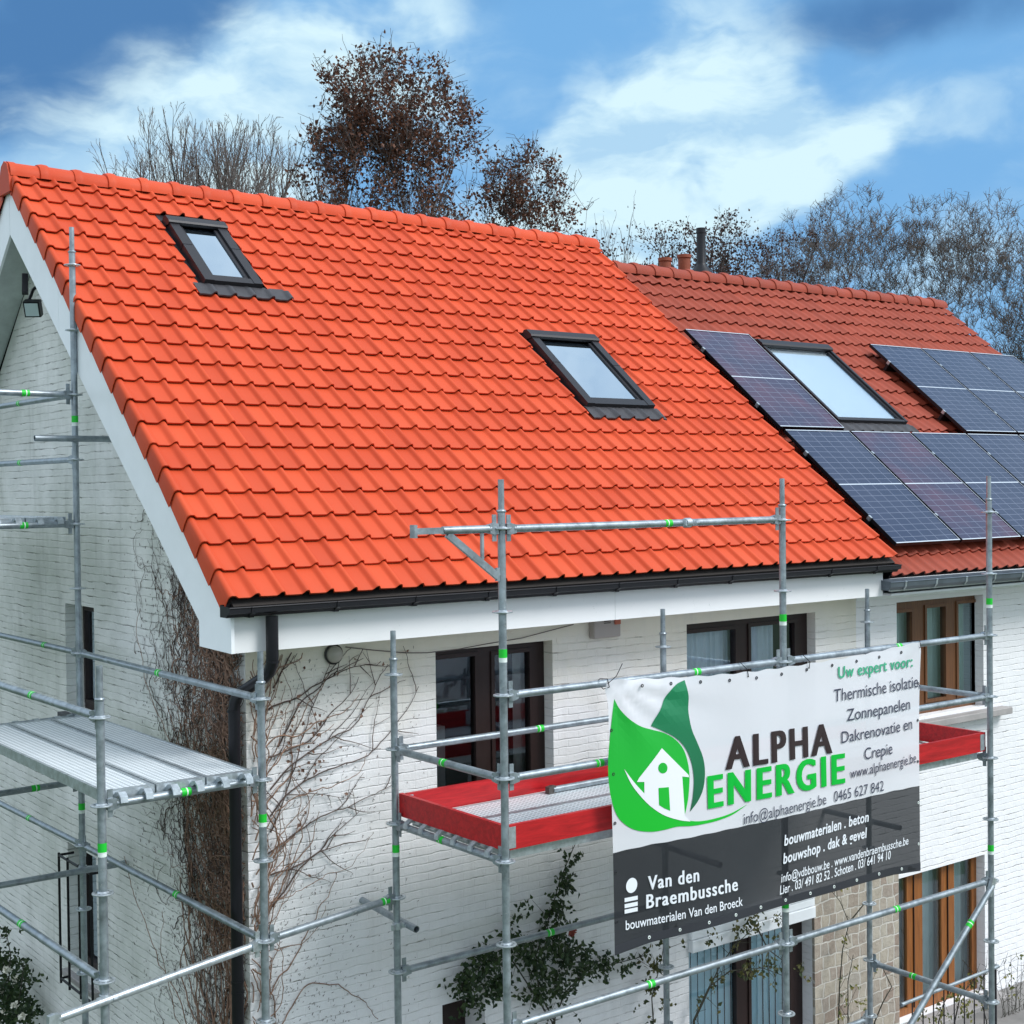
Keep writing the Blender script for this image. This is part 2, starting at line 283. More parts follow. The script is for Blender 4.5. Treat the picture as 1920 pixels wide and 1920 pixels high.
sc2 = ramp(t, vs_.outputs[0], [(0, (.42, .37, .29)), (.35, (.30, .24, .19)), (.6, (.46, .42, .34)), (.82, (.25, .17, .13)), (1, (.36, .33, .28))])
sc3 = mixc(t, .35, sc2, ramp(t, n8.outputs['Fac'], [(.3, (.18, .15, .12)), (.7, (.54, .50, .42))]))
mo = bk.outputs['Fac']
t.links.new(mixc(t, mo, sc3, (.56, .53, .47)), b.inputs['Base Color'])
hb = mth(t, 'ADD', mth(t, 'MULTIPLY', mo, -1.0), n8.outputs['Fac'])
t.links.new(nd(t, 'ShaderNodeBump', {'Height': hb, 'Strength': .8, 'Distance': .015}).outputs[0], b.inputs['Normal'])
BARK = mat('dark_bark', (.060, .048, .042), .9, var=.3, vscale=3, bump=.6, bscale=12)
BARKG = mat('grey_bark', (.120, .098, .088), .9, var=.3, vscale=3)
def leafm(name, c0, c1, rough=.55, trans=.25):
    M = bpy.data.materials.new(name); M.use_nodes = True; t, b = parts_of(M)
    at = nd(t, 'ShaderNodeAttribute', attribute_name='rnd').outputs['Fac']
    c = mixc(t, at, c0, c1); t.links.new(c, b.inputs['Base Color']); b.inputs['Roughness'].default_value = rough; b.inputs['Specular IOR Level'].default_value = .3
    tl = nd(t, 'ShaderNodeBsdfTranslucent', {'Color': c}); mx = nd(t, 'ShaderNodeMixShader', {0: trans, 1: b.outputs[0], 2: tl.outputs[0]})
    t.links.new(mx.outputs[0], t.nodes['Material Output'].inputs[0]); return M
OAKLEAF = leafm('brown_oak_leaf', (.060, .026, .018), (.19, .085, .050))
PURLEAF = leafm('dark_purple_leaf', (.045, .026, .024), (.10, .055, .045))
ROSELEAF = leafm('rose_leaf', (.012, .032, .012), (.045, .075, .022), .4, .15)
YELLEAF = leafm('yellow_green_leaf', (.05, .08, .02), (.22, .20, .05), .5)
DRYLEAF = leafm('dry_brown_leaf', (.14, .075, .055), (.30, .19, .14), .8)
VINE = mat('dry_vine_wood', (.23, .138, .095), .9, var=.35, vscale=9)
VINED = mat('dark_vine_wood', (.085, .058, .048), .9, var=.3, vscale=9)
ROSESTEM = mat('rose_stem', (.035, .035, .022), .8)
GRASS = mat('garden_grass', (.045, .075, .022), .95, var=.4, vscale=1.5)
PAVE = mat('grey_paving', (.22, .21, .20), .85, var=.2, vscale=4)
TERRA = mat('terracotta_pot', (.24, .052, .020), .7, var=.12)
# ------------------------------------------------------------------ mesh helper
WM = {}
class MB:
    def __init__(s, M=None): s.v = []; s.f = []; s.r = []; s.M = M; s.rnd = 0.0
    def add(s, vs, fs):
        o = len(s.v)
        for p in vs:
            p = Vector(p); s.v.append(tuple(s.M @ p if s.M is not None else p))
        for f in fs: s.f.append(tuple(o+i for i in f)); s.r.append(s.rnd)
    def box(s, a, b):
        x0, y0, z0 = a; x1, y1, z1 = b
        s.add([(x0, y0, z0), (x1, y0, z0), (x1, y1, z0), (x0, y1, z0), (x0, y0, z1), (x1, y0, z1), (x1, y1, z1), (x0, y1, z1)],
              [(0, 3, 2, 1), (4, 5, 6, 7), (0, 1, 5, 4), (1, 2, 6, 5), (2, 3, 7, 6), (3, 0, 4, 7)])
    def bbox(s, a, b, e=.004):      # box with small bevelled edges (three stacked rings)
        x0, y0, z0 = a; x1, y1, z1 = b
        L = [(z0, e), (z0+e, 0), (z1-e, 0), (z1, e)]; vs = []
        for z, i in L:
            i2 = i
            vs += [(x0+e, y0+i2, z), (x1-e, y0+i2, z), (x1-i2, y0+e, z), (x1-i2, y1-e, z), (x1-e, y1-i2, z), (x0+e, y1-i2, z), (x0+i2, y1-e, z), (x0+i2, y0+e, z)]
        fs = [tuple(range(7, -1, -1)), tuple(range(24, 32))]
        for k in range(3):
            for i in range(8): fs.append((k*8+i, k*8+(i+1) % 8, k*8+8+(i+1) % 8, k*8+8+i))
        s.add(vs, fs)
    def obox(s, p, q, w, h, up=(0, 0, 1)):   # beam p->q, width w, height h
        p, q = Vector(p), Vector(q); d = (q-p).normalized(); up = Vector(up); a = d.cross(up).normalized(); u = a.cross(d)
        vs = [e+a*(i*w/2)+u*(j*h/2) for e in (p, q) for i, j in ((-1, -1), (1, -1), (1, 1), (-1, 1))]
        s.add(vs, [(0, 1, 2, 3), (7, 6, 5, 4), (0, 4, 5, 1), (1, 5, 6, 2), (2, 6, 7, 3), (3, 7, 4, 0)])
    def rev(s, p, d, prof, n=14, closed=True):   # revolve (radius, distance) profile round axis p + d
        p, d = Vector(p), Vector(d).normalized(); a = d.orthogonal().normalized(); b = d.cross(a); vs = []
        for r, h in prof:
            for i in range(n):
                t = 2*math.pi*i/n; vs.append(p+d*h+(a*math.cos(t)+b*math.sin(t))*r)
        fs = [(k*n+i, k*n+(i+1) % n, k*n+n+(i+1) % n, k*n+n+i) for k in range(len(prof)-1) for i in range(n)]
        if closed: fs += [tuple(range(n-1, -1, -1)), tuple(range((len(prof)-1)*n, len(prof)*n))]
        s.add(vs, fs)
    def tube(s, p, q, r, n=12, r2=None, closed=True):
        p, q = Vector(p), Vector(q); s.rev(p, q-p, [(r, 0), (r if r2 is None else r2, (q-p).length)], n, closed)
    def path(s, pts, r, n=8, r2=None):
        pts = [Vector(p) for p in pts]; vs = []; m = len(pts); a = None
        for i, p in enumerate(pts):
            d = (pts[min(i+1, m-1)]-pts[max(i-1, 0)]).normalized()
            if a is None: a = d.orthogonal().normalized()
            a = (a-d*a.dot(d)).normalized(); b = d.cross(a); rr = r if r2 is None else r+(r2-r)*i/(m-1)
            for k in range(n):
                t = 2*math.pi*k/n; vs.append(p+(a*math.cos(t)+b*math.sin(t))*rr)
        fs = [(i*n+k, i*n+(k+1) % n, i*n+n+(k+1) % n, i*n+n+k) for i in range(m-1) for k in range(n)]
        fs += [tuple(range(n-1, -1, -1)), tuple(range((m-1)*n, m*n))]; s.add(vs, fs)
    def grid(s, fn, nu, nv):
        s.add([fn(i/nu, j/nv) for j in range(nv+1) for i in range(nu+1)],
              [(j*(nu+1)+i, j*(nu+1)+i+1, (j+1)*(nu+1)+i+1, (j+1)*(nu+1)+i) for j in range(nv) for i in range(nu)])
    def prism(s, poly, off):        # extrude polygon by vector
        off = Vector(off); n = len(poly); poly = [Vector(p) for p in poly]
        s.add(poly+[p+off for p in poly], [tuple(range(n)), tuple(range(2*n-1, n-1, -1))]+[(i, (i+1) % n, n+(i+1) % n, n+i) for i in range(n)])
    def sheet(s, P, u0, u1, v0, v1, holes, d0, d1, edges=True):   # slab with rectangular openings; P(u, v, depth)
        us = sorted({u0, u1, *[h[0] for h in holes], *[h[1] for h in holes]}); vs = sorted({v0, v1, *[h[2] for h in holes], *[h[3] for h in holes]})
        us = [u for u in us if u0 <= u <= u1]; vs = [v for v in vs if v0 <= v <= v1]
        inh = lambda u, v: any(h[0] < u < h[1] and h[2] < v < h[3] for h in holes)
        for a, b in zip(us, us[1:]):
            for c, d in zip(vs, vs[1:]):
                if inh((a+b)/2, (c+d)/2): continue
                for dd in (d0, d1): s.add([P(a, c, dd), P(b, c, dd), P(b, d, dd), P(a, d, dd)], [(0, 1, 2, 3)])
        for h in holes+([(u0, u1, v0, v1)] if edges else []):
            a, b, c, d = max(h[0], u0), min(h[1], u1), max(h[2], v0), min(h[3], v1)
            for (p, q) in (((a, c), (b, c)), ((b, c), (b, d)), ((b, d), (a, d)), ((a, d), (a, c))):
                s.add([P(*p, d0), P(*q, d0), P(*q, d1), P(*p, d1)], [(0, 1, 2, 3)])
    def build(s, name, material, parent=None, origin=None, local=False, smooth=None, props=None):
        me = bpy.data.meshes.new(name); V = s.v
        if not local:
            if parent is not None: inv = WM[parent.name].inverted(); V = [tuple(inv @ Vector(p)) for p in V]
            else:
                if origin is None:
                    a = np.array(V); origin = ((a[:, 0].min()+a[:, 0].max())/2, (a[:, 1].min()+a[:, 1].max())/2, a[:, 2].min())
                V = [tuple(Vector(p)-Vector(origin)) for p in V]
        me.from_pydata(V, [], s.f); me.update()
        if any(s.r):
            at = me.attributes.new('rnd', 'FLOAT', 'FACE'); at.data.foreach_set('value', s.r)
        if smooth: me.shade_smooth(); me.set_sharp_from_angle(angle=smooth)
        me.materials.append(material); return link(name, me, parent, origin)
def link(name, me, parent=None, origin=None):
    o = bpy.data.objects.new(name, me); C.objects.link(o)
    if parent is not None: o.parent = parent; WM[o.name] = WM[parent.name]
    else: o.location = origin or (0, 0, 0); WM[o.name] = Matrix.Translation(Vector(origin or (0, 0, 0)))
    return o
def inst(name, me, parent, loc, rotz=0):      # shared mesh, placed by world position under its parent
    o = bpy.data.objects.new(name, me); C.objects.link(o); o.parent = parent
    Mx = Matrix.Translation(Vector(loc)) @ Matrix.Rotation(rotz, 4, 'Z'); o.matrix_local = WM[parent.name].inverted() @ Mx; WM[o.name] = Mx
    return o
def tag(o, label=None, cat=None, group=None, kind=None):
    for k, v in (('label', label), ('category', cat), ('group', group), ('kind', kind)):
        if v: o[k] = v
    return o
def thing(name, loc, label, cat, group=None, M=None):
    o = bpy.data.objects.new(name, None); C.objects.link(o); o.empty_display_size = .2
    Mx = M if M is not None else Matrix.Translation(Vector(loc)); o.matrix_world = Mx; WM[o.name] = Mx
    return tag(o, label, cat, group)
FW = lambda u, v, d: (u, d, v)      # front walls: x, z, depth into the house
GW = lambda u, v, d: (d, u, v)      # gable: y, z, depth
# ------------------------------------------------------------------ ground
g = MB(); g.grid(lambda u, v: (-400+800*u, -400+800*v, -.012), 8, 8); tag(g.build('ground', GRASS, origin=(0, 0, -.012)), kind='structure')
g = MB(); g.box((-.2, -2.6, -.2), (14, -.001, 0)); tag(g.build('terrace', PAVE), kind='structure')
# ------------------------------------------------------------------ roof tiles
PROF = [(0, .004), (.03, .001), (.30, -.001), (.64, -.001), (.69, .002), (.74, .012), (.785, .024), (.83, .030), (.88, .031), (.93, .027), (.97, .016), (1.0, .002)]
PROF_R = [(0, .016), (.06, .008), (.15, .001), (.28, -.001), (.42, .001), (.54, .008), (.64, .019), (.74, .0285), (.82, .030), (.90, .026), (1.0, .016)]
def tile_course_roof(M, x0, ncol, w, ncourse, gauge, prof, holes, lift=.031, seed=1, tmax=9, jit=1.0, first=0):
    rr = random.Random(seed); m = MB(M)
    for j in range(first, ncourse):
        ta, tb = j*gauge, min((j+1)*gauge+.03, tmax)
        for k in range(ncol):
            xa, xb = x0+w*k, x0+w*(k+1); ivs = [(0.0, 1.0)]
            for (hx0, hx1, ht0, ht1) in holes:
                if ht0 < ta+gauge*.5 < ht1:
                    a, b = (hx0-xa)/w, (hx1-xa)/w; nv = []
                    for (p, q) in ivs:
                        if a > p+.05: nv.append((p, min(q, a)))
                        if b < q-.05: nv.append((max(p, b), q))
                    ivs = [v for v in nv if v[1]-v[0] > .05]
            for (p, q) in ivs:
                pts = [(u, h) for u, h in prof if p <= u <= q]
                hh = lambda u: np.interp(u, [a[0] for a in prof], [a[1] for a in prof])
                if pts[0][0] > p: pts.insert(0, (p, hh(p)))
                if pts[-1][0] < q: pts.append((q, hh(q)))
                dl, dx, tw, m.rnd = rr.gauss(0, .0012)*jit, rr.gauss(0, .0008)*jit, rr.gauss(0, .0015)*jit, .01+.99*rr.random()
                dt = rr.gauss(0, .0012)*jit
                n = len(pts); vs = []
                L = (gauge+.03)
                for (t, dn) in ((ta+.004, -.018), (ta, -.004), (ta+.006, 0), (tb, 0)):
                    lf = lift*(1-(t-ta)/L)
                    for u, h in pts: vs.append((xa+u*w+dx, t+dt, h+lf+dn+dl+tw*(u-.5)))
                m.add(vs, [(r*n+i, r*n+i+1, r*n+n+i+1, r*n+n+i) for r in range(3) for i in range(n-1)])
    return m
G_T = .2612; TW = .1773; TX0 = -.124
SK1 = (.875, 1.415, 3.80, 4.83); SK2 = (4.01, 4.84, 2.19, 3.36); SK3 = (7.66, 8.85, 2.27, 3.78)
house = thing('brick_house', (0, 0, 0), 'white painted brick house under a bright new orange tiled roof', 'house')
def apron_hole(s, w): return (s[0]-.10, s[1]+.22, s[2]-.17, s[2]-.02)
roof_m = tile_course_roof(RM, TX0, 36, TW, 21, G_T, PROF, [(s[0]-.03, s[1]+.03, s[2]-.10, s[3]+.03) for s in (SK1, SK2)], seed=3, tmax=TMAX-.05)
roof = roof_m.build('roof', TILE_O, house, smooth=.7)
MIR = Matrix.Translation((0, 2*APEX_Y, 0)) @ Matrix.Scale(-1, 4, (0, 1, 0))
tile_course_roof(MIR @ RM, TX0, 36, TW, 21, G_T, PROF, [], seed=5, tmax=TMAX-.05).build('roof_back', TILE_O, house, smooth=.7)
def verge(M, seed):
    rr = random.Random(seed); m = MB(M)
    P = [(-.331, -.105), (-.334, -.02), (-.332, 0), (-.325, .014), (-.312, .022), (-.296, .019), (-.283, .008), (-.272, .001), (-.20, -.001), (-.188, .002), (-.178, .012), (-.168, .025), (-.158, .032), (-.147, .034), (-.137, .028), (-.124, .003)]
    for j in range(21):
        ta, tb = j*G_T, min((j+1)*G_T+.03, TMAX-.03); m.rnd = .01+.99*rr.random(); dl = rr.gauss(0, .0014); vs = []; dx = rr.gauss(0, .0012)
        for (t, dn) in ((ta+.003, -.015), (ta, -.004), (ta+.006, .0), (tb, 0)):
            lf = .031*(1-(t-ta)/(G_T+.03))
            for i, (x, h) in enumerate(P):
                out = -lf*.45-dn*.5 if x < -.30 else 0
                vs.append((x+dx+out, t, h+(lf+dn if x > -.333 and i > 1 else 0)+dl))
        n = len(P); m.add(vs, [(r*n+i, r*n+i+1, r*n+n+i+1, r*n+n+i) for r in range(3) for i in range(n-1)])
    return m
verge(RM, 11).build('verge_tiles', TILE_O, roof, smooth=.7)
verge(MIR @ RM, 12).build('verge_tiles', TILE_O, roof, smooth=.7)
def ridge(x0, x1, step, zc, r, material, parent, name='ridge_cap', seed=1, k0=0.0):
    rr = random.Random(seed); m = MB(); n = 12; x = x0
    while x < x1-.02:
        xe = min(x+step+.02, x1+.02); m.rnd = .01+.99*rr.random(); dz = rr.gauss(0, .002)
        prof = [(x-.045, r-.012), (x-.045, r+.012), (x-.01, r+.021), (x+.035, r+.018), (x+.05, r+.004), (xe, r-.003)] if x > x0 else [(x, r-.02), (x, r+.008), (x+.06, r+.008), (x+.07, r), (xe, r-.003)]
        vs = []
        for (xx, q) in prof:
            for i in range(n+1):
                a = math.radians(-8+196*i/n); vs.append((xx, APEX_Y-math.cos(a)*q*1.05, zc+math.sin(a)*q*.92+dz))
        L = n+1; m.add(vs, [(k*L+i, k*L+i+1, k*L+L+i+1, k*L+L+i) for k in range(len(prof)-1) for i in range(n)])
        x += step
    for xx in (x0, x1):     # closing discs
        m.add([(xx, APEX_Y-math.cos(math.radians(-8+196*i/n))*(r-.012)*1.05, zc+math.sin(math.radians(-8+196*i/n))*(r-.012)*.92) for i in range(n+1)], [tuple(range(n+1))])
    return m.build(name, material, parent, smooth=.8)
ridge(-.345, 6.27, .3035, APEX_Z-.045, .125, TILE_O, roof, seed=4)
cap = MB(); cap.prism([(-.36, APEX_Y-.155, APEX_Z-.20), (-.36, APEX_Y-.13, APEX_Z-.05), (-.36, APEX_Y-.08, APEX_Z+.045), (-.36, APEX_Y, APEX_Z+.08), (-.36, APEX_Y+.08, APEX_Z+.045), (-.36, APEX_Y+.13, APEX_Z-.05), (-.36, APEX_Y+.155, APEX_Z-.20)], (.03, 0, 0))
cap.rnd = .4; cap.build('ridge_end', TILE_O, roof)
u_ = MB()
for M_ in (RM, MIR @ RM):
    u_.M = M_; u_.box((-.30, -.02, -.10), (6.255, TMAX-.04, -.03))
u_.build('roof_deck', mat('dark_roof_underlay', (.03, .025, .022), .9), roof)
sf = MB()
for M_ in (RM, MIR @ RM): sf.M = M_; sf.box((-.29, .62, -.335), (-.001, TMAX-.26, -.325))
sf.build('soffit', mat('grey_soffit_paint', (.50, .55, .53), .7, var=.15), house)
# barge boards, fascia
bp = [(-.454, 4.275), (.02, 4.285), (.02, 4.45), (2.58, 6.56), (2.58, 6.99), (-.454, 4.50)]
for poly in (bp, [(2.583, 6.563), (APEX_Y, 7.533), (APEX_Y, 7.96), (2.583, 6.993)]):
    m = MB(); m.prism([(-.315, y, z) for y, z in poly], (.022, 0, 0)); m.build('barge_board', WHITE, house)
m = MB(); m.prism([(-.316, 2*APEX_Y-y, z) for y, z in [(-.454, 4.275), (.02, 4.285), (.02, 4.45), (3.757, 7.531), (3.757, 7.96), (-.454, 4.50)]], (.022, 0, 0)); m.build('barge_board', WHITE, house)
m = MB()
for a, b in ((-.288, 2.905), (2.908, 6.135)): m.box((a, -.42, 4.272), (b, -.398, 4.56))
m.build('fascia', FASC, house)
m = MB(); m.box((-.29, -.397, 4.283), (6.13, -.002, 4.298)); m.box((-.29, -.001, 4.283), (-.003, .02, 4.298)); m.build('eave_soffit', WHITE, house)
# gutter: open channel of an ogee section with straps
def gutter(x0, x1, y0, yf, zt, zb, zt1, material, parent, strapm, step, strap_w=.03, lip=.012, round_=False, s0=.15):
    m = MB()
    if round_: sec = [(y0, zt+.02), (y0, zb+.03), (y0-.015, zb), (yf+.03, zb), (yf+.004, zb+.03), (yf, zt-.01), (yf-.006, zt), (yf+.004, zt+.006)]
    else: sec = [(y0, zt+.01), (y0, zb), (yf+.045, zb), (yf+.035, zb+.018), (yf, zb+.028), (yf, zt-.012), (yf-.006, zt-.006), (yf-.004, zt), (yf+.008, zt), (yf+.008, zt-.01)]
    th = .003; n = len(sec); vs = []
    for x, dz in ((x0, 0), (x1, zt1-zt)):
        for y, z in sec: vs.append((x, y, z+dz))
    m.add(vs, [(i, i+1, n+i+1, n+i) for i in range(n-1)])
    for x, dz in ((x0, 0), (x1, zt1-zt)):
        m.add([(x, y, z+dz) for y, z in sec[:n-1]], [tuple(range(n-1))])
    o = m.build('gutter', material, parent)
    x = x0+s0
    while x < x1-.03:
        dz = (zt1-zt)*(x-x0)/(x1-x0); s = MB()
        P = [(y-(.006 if i > 1 else 0), z+dz-(.006 if 0 < i < 4 else 0)) for i, (y, z) in enumerate(sec)]
        for a, b in zip(P[1:], P[2:]): s.add([(x, a[0], a[1]), (x+strap_w, a[0], a[1]), (x+strap_w, b[0], b[1]), (x, b[0], b[1])], [(0, 1, 2, 3)])
        if not round_: s.rev((x+strap_w*.5, yf-.004, zt+dz-.03), (0, -1, 0), [(.006, 0), (.005, .004)], 8)
        for xx in (x, x+strap_w):
            for a, b in zip(P[1:], P[2:]): s.add([(xx, a[0], a[1]), (xx, b[0], b[1]), (xx, b[0]+.006, b[1]), (xx, a[0]+.006, a[1])], [(0, 1, 2, 3)])
        s.build('gutter_strap', strapm, o); x += step
    return o
gutter(-.375, 6.22, -.424, -.560, 4.575, 4.508, 4.560, BLACK, house, BLACK, .61, .035)
m = MB(); m.path([(-.05, -.49, 4.50), (-.05, -.49, 4.24), (-.052, -.485, 4.19), (-.058, -.46, 4.14), (-.07, -.42, 4.105), (-.10, -.16, 3.985), (-.108, -.10, 3.95), (-.112, -.065, 3.90), (-.113, -.058, 3.84), (-.125, -.058, .05)], .040, 16)
for z in (4.20, 3.84, 2.05, 1.98): m.tube((-.05 if z > 4 else -.118, -.49 if z > 4 else -.058, z), (-.05 if z > 4 else -.118, -.49 if z > 4 else -.058, z+.012), .043, 16)
m.build('downpipe', BLACK, house, smooth=.9)
# ------------------------------------------------------------------ walls
W1 = (1.524, 2.622, 2.93, 4.103); W2 = (4.072, 5.70, 2.93, 4.125); W3 = (6.876, 8.283, 3.0, 4.142); FD = (6.845, 8.283, .05, 1.464); W4 = (4.06, 5.62, .45, 1.60); DB = (1.545, 1.93, 0, 1.49)
m = MB(); m.sheet(FW, 0, 6.272, -.3, 4.29, [W1, W2, (W4[0], W4[1], 0, 1.60), DB], 0, .28, edges=False); m.build('front_wall', BRICK_F, house)
GU = (2.77, 3.456, 3.42, 4.345); GL = (2.82, 3.50, 1.16, 2.262)
m = MB(); m.sheet(GW, .0, 7.52, -.3, 4.4, [GU, GL], 0, .25, edges=False)
m.add([(0, 0, 4.4), (0, 7.52, 4.4), (0, APEX_Y, 7.66)], [(0, 1, 2)]); m.build('gable_wall', BRICK_G, house)
m = MB(); m.box((.01, 7.3, 0), (6.2, 7.5, 4.5)); m.box((6.2, .3, 0), (6.26, 7.3, 4.4)); m.build('rear_wall', BRICK_F, house)
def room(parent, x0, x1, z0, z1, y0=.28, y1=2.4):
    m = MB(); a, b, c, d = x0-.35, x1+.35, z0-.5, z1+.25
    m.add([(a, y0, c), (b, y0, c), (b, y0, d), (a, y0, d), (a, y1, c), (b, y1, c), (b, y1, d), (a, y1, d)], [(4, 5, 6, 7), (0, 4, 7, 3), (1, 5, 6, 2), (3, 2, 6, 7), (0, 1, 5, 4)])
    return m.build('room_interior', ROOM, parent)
def window(parent, P, hole, d, glasses, frm, th=.06, name='window', gm=None, label=None, steps=True):
    f = MB(); f.sheet(P, hole[0], hole[1], hole[2], hole[3], glasses, d, d+th)
    for (a, b, c, e) in glasses:       # a raised sash round every light
        if steps: f.sheet(P, a-.028, b+.028, c-.028, e+.028, [(a+.004, b-.004, c+.004, e-.004)], d-.014, d-.0005)
    o = f.build(name, frm, parent)
    for gl in glasses:
        p = MB(); p.add([P(gl[0], gl[2], d+.02), P(gl[1], gl[2], d+.02), P(gl[1], gl[3], d+.02), P(gl[0], gl[3], d+.02)], [(0, 1, 2, 3)]); p.build('pane', gm or GLASS, o)
    if label: o['label'] = label
    return o
def curtain(parent, x0, x1, z0, z1, y, material, amp=.018, wl=.09, seed=0):
    rr = random.Random(seed); ph = [rr.uniform(0, 6) for _ in range(3)]; m = MB()
    m.grid(lambda u, v: (x0+(x1-x0)*u, y+amp*(math.sin(6.283*(x1-x0)*u/wl+ph[0])+.5*math.sin(6.283*(x1-x0)*u/wl*1.7+ph[1])), z0+(z1-z0)*v), int((x1-x0)/.012), 1)
    return m.build('curtain', material, parent, smooth=1.5)
wx = lambda px, y: at_y(px, 1300, y).x
w1 = window(house, FW, W1, .11, [(1.50, wx(889, .12), 3.05, 4.03), (wx(924, .12), wx(991, .12), 3.05, 4.02)], DARKFR, label='dark brown two light upper window')
room(house, W1[0], W1[1], W1[2], W1[3]); curtain(w1, 2.42, 2.56, 2.9, 4.1, .24, PALE, seed=3)
m = MB(); m.box((1.75, .62, 2.5), (2.02, .95, 3.42)); m.box((2.15, .5, 2.5), (2.62, .8, 3.12)); m.build('cabinet', PALE, w1)
w2 = window(house, FW, W2, .10, [(4.05, wx(1377, .11), 3.0, 4.035), (wx(1405, .11), wx(1488, .11), 3.0, 4.04)], DARKFR, label='dark brown two light upper window behind net curtains')
room(house, *W2); curtain(w2, 4.0, wx(1450, .22), 2.9, 4.1, .22, LACE, .010, .055, seed=5)
nb = thing('neighbour_house', (6.272, 0, 0), 'white painted house with weathered brown red tiles, joined to the orange roofed house', 'house')
m = MB(); m.sheet(FW, 6.2725, 14.5, -.3, 4.36, [W3, FD], 0, .28, edges=False); m.build('front_wall', BRICK_N, nb)
w3 = window(nb, FW, W3, .10, [(6.80, wx(1708, .11), 3.13, 4.03), (wx(1735, .11), wx(1771, .11), 3.13, 4.05), (wx(1794, .11), wx(1828, .11), 3.13, 4.06)], WOODBR, label='brown wooden three light upper window')
room(nb, *W3); curtain(w3, 6.8, 8.3, 2.95, 4.12, .24, CURT, seed=9)
m = MB(); m.bbox((6.80, -.13, 2.90), (8.60, .0, 2.968), .006); m.build('window_sill', FLAG, nb)
fd = window(nb, FW, FD, .10, [(6.80, wx(1696, .11), .12, 1.47), (wx(1725, .11), wx(1761, .11), .16, 1.47), (wx(1785, .11), wx(1818, .11), .16, 1.47)], WOODOR, name='french_door', label='orange brown wooden french door with long pale curtains', steps=False)
for px in (1711, 1775, 1832):
    m = MB(); x = wx(px, .09); m.box((x-.004, .0875, .1), (x+.004, .0995, 1.46)); m.build('door_bead', DARKFR, fd)
room(nb, *FD); curtain(fd, 6.8, 8.3, .1, 1.5, .24, CURT, .02, .11, seed=13)
m = MB(); m.bbox((6.78, -.22, -.02), (8.4, -.001, .045), .006); m.build('door_step', FLAG, nb)
# ground floor window with blinds, shutter box, dark door
w4 = window(house, FW, (W4[0], W4[1], 0, 1.345), .12, [(4.02, wx(1373, .13), .15, 1.30), (wx(1400, .13), wx(1474, .13), .15, 1.30)], DARKFR, label='dark ground floor window with pale blue vertical blinds')
room(house, 4.06, 5.62, .3, 1.4)
m = MB(); x = 4.0
while x < 5.35:
    a = R.gauss(.16, .05); m.add([(x, .165, .1), (x+.088*math.cos(a), .165+.088*math.sin(a), .1), (x+.088*math.cos(a), .165+.088*math.sin(a), 1.34), (x, .165, 1.34)], [(0, 1, 2, 3)]); x += .082
m.build('vertical_blind', BLIND, w4)
m = MB(); m.bbox((4.055, -.055, 1.35), (5.615, .10, 1.455), .006); m.bbox((4.055, -.045, 1.459), (5.615, .10, 1.525), .006); m.bbox((4.055, -.052, 1.529), (5.615, .10, 1.602), .006); m.build('shutter_box', WHITE, house)
m = MB(); m.box((1.5, .26, 0), (1.95, .29, 1.5)); m.build('side_door', DARKFR, house)
m = MB(); m.box((5.62, -.03, -.02), (6.84, -.0015, 1.545)); m.build('stone_panel', STONE, house)
# gable windows
gw = window(house, GW, GU, .16, [(2.80, 3.40, 3.50, 4.28)], DARKFR, label='small dark upper window in the gable')
m = MB(); m.bbox((-.07, 2.72, 3.365), (.14, 3.50, 3.405), .004); m.build('window_sill', mat('dark_slate_sill', (.06, .06, .07), .6), house)
g2 = window(house, GW, GL, .14, [(2.9, 3.44, 1.25, 2.18)], DARKFR, label='tall dark lower window in the gable behind a black grille')
m = MB(); m.bbox((-.06, 2.78, 1.10), (.12, 3.54, 1.155), .004); m.build('window_sill', FLAG, house)
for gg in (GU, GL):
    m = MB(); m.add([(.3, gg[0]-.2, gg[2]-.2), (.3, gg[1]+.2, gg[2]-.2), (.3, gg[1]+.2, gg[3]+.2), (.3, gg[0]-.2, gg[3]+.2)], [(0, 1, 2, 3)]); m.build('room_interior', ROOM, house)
m = MB(); BR_ = .011; gx = -.13
for px in (112, 128, 149, 171): y = at_x(px, 1700, gx).y; m.tube((gx, y, 1.10), (gx, y, 2.22), BR_, 8)
for z in (1.14, 2.20):
    m.path([(0, at_x(112, 1700, gx).y+.0, z), (gx, at_x(112, 1700, gx).y, z), (gx, at_x(171, 1700, gx).y, z), (0, at_x(171, 1700, gx).y, z)], BR_, 8)
m.build('window_grille', BLACK, house)
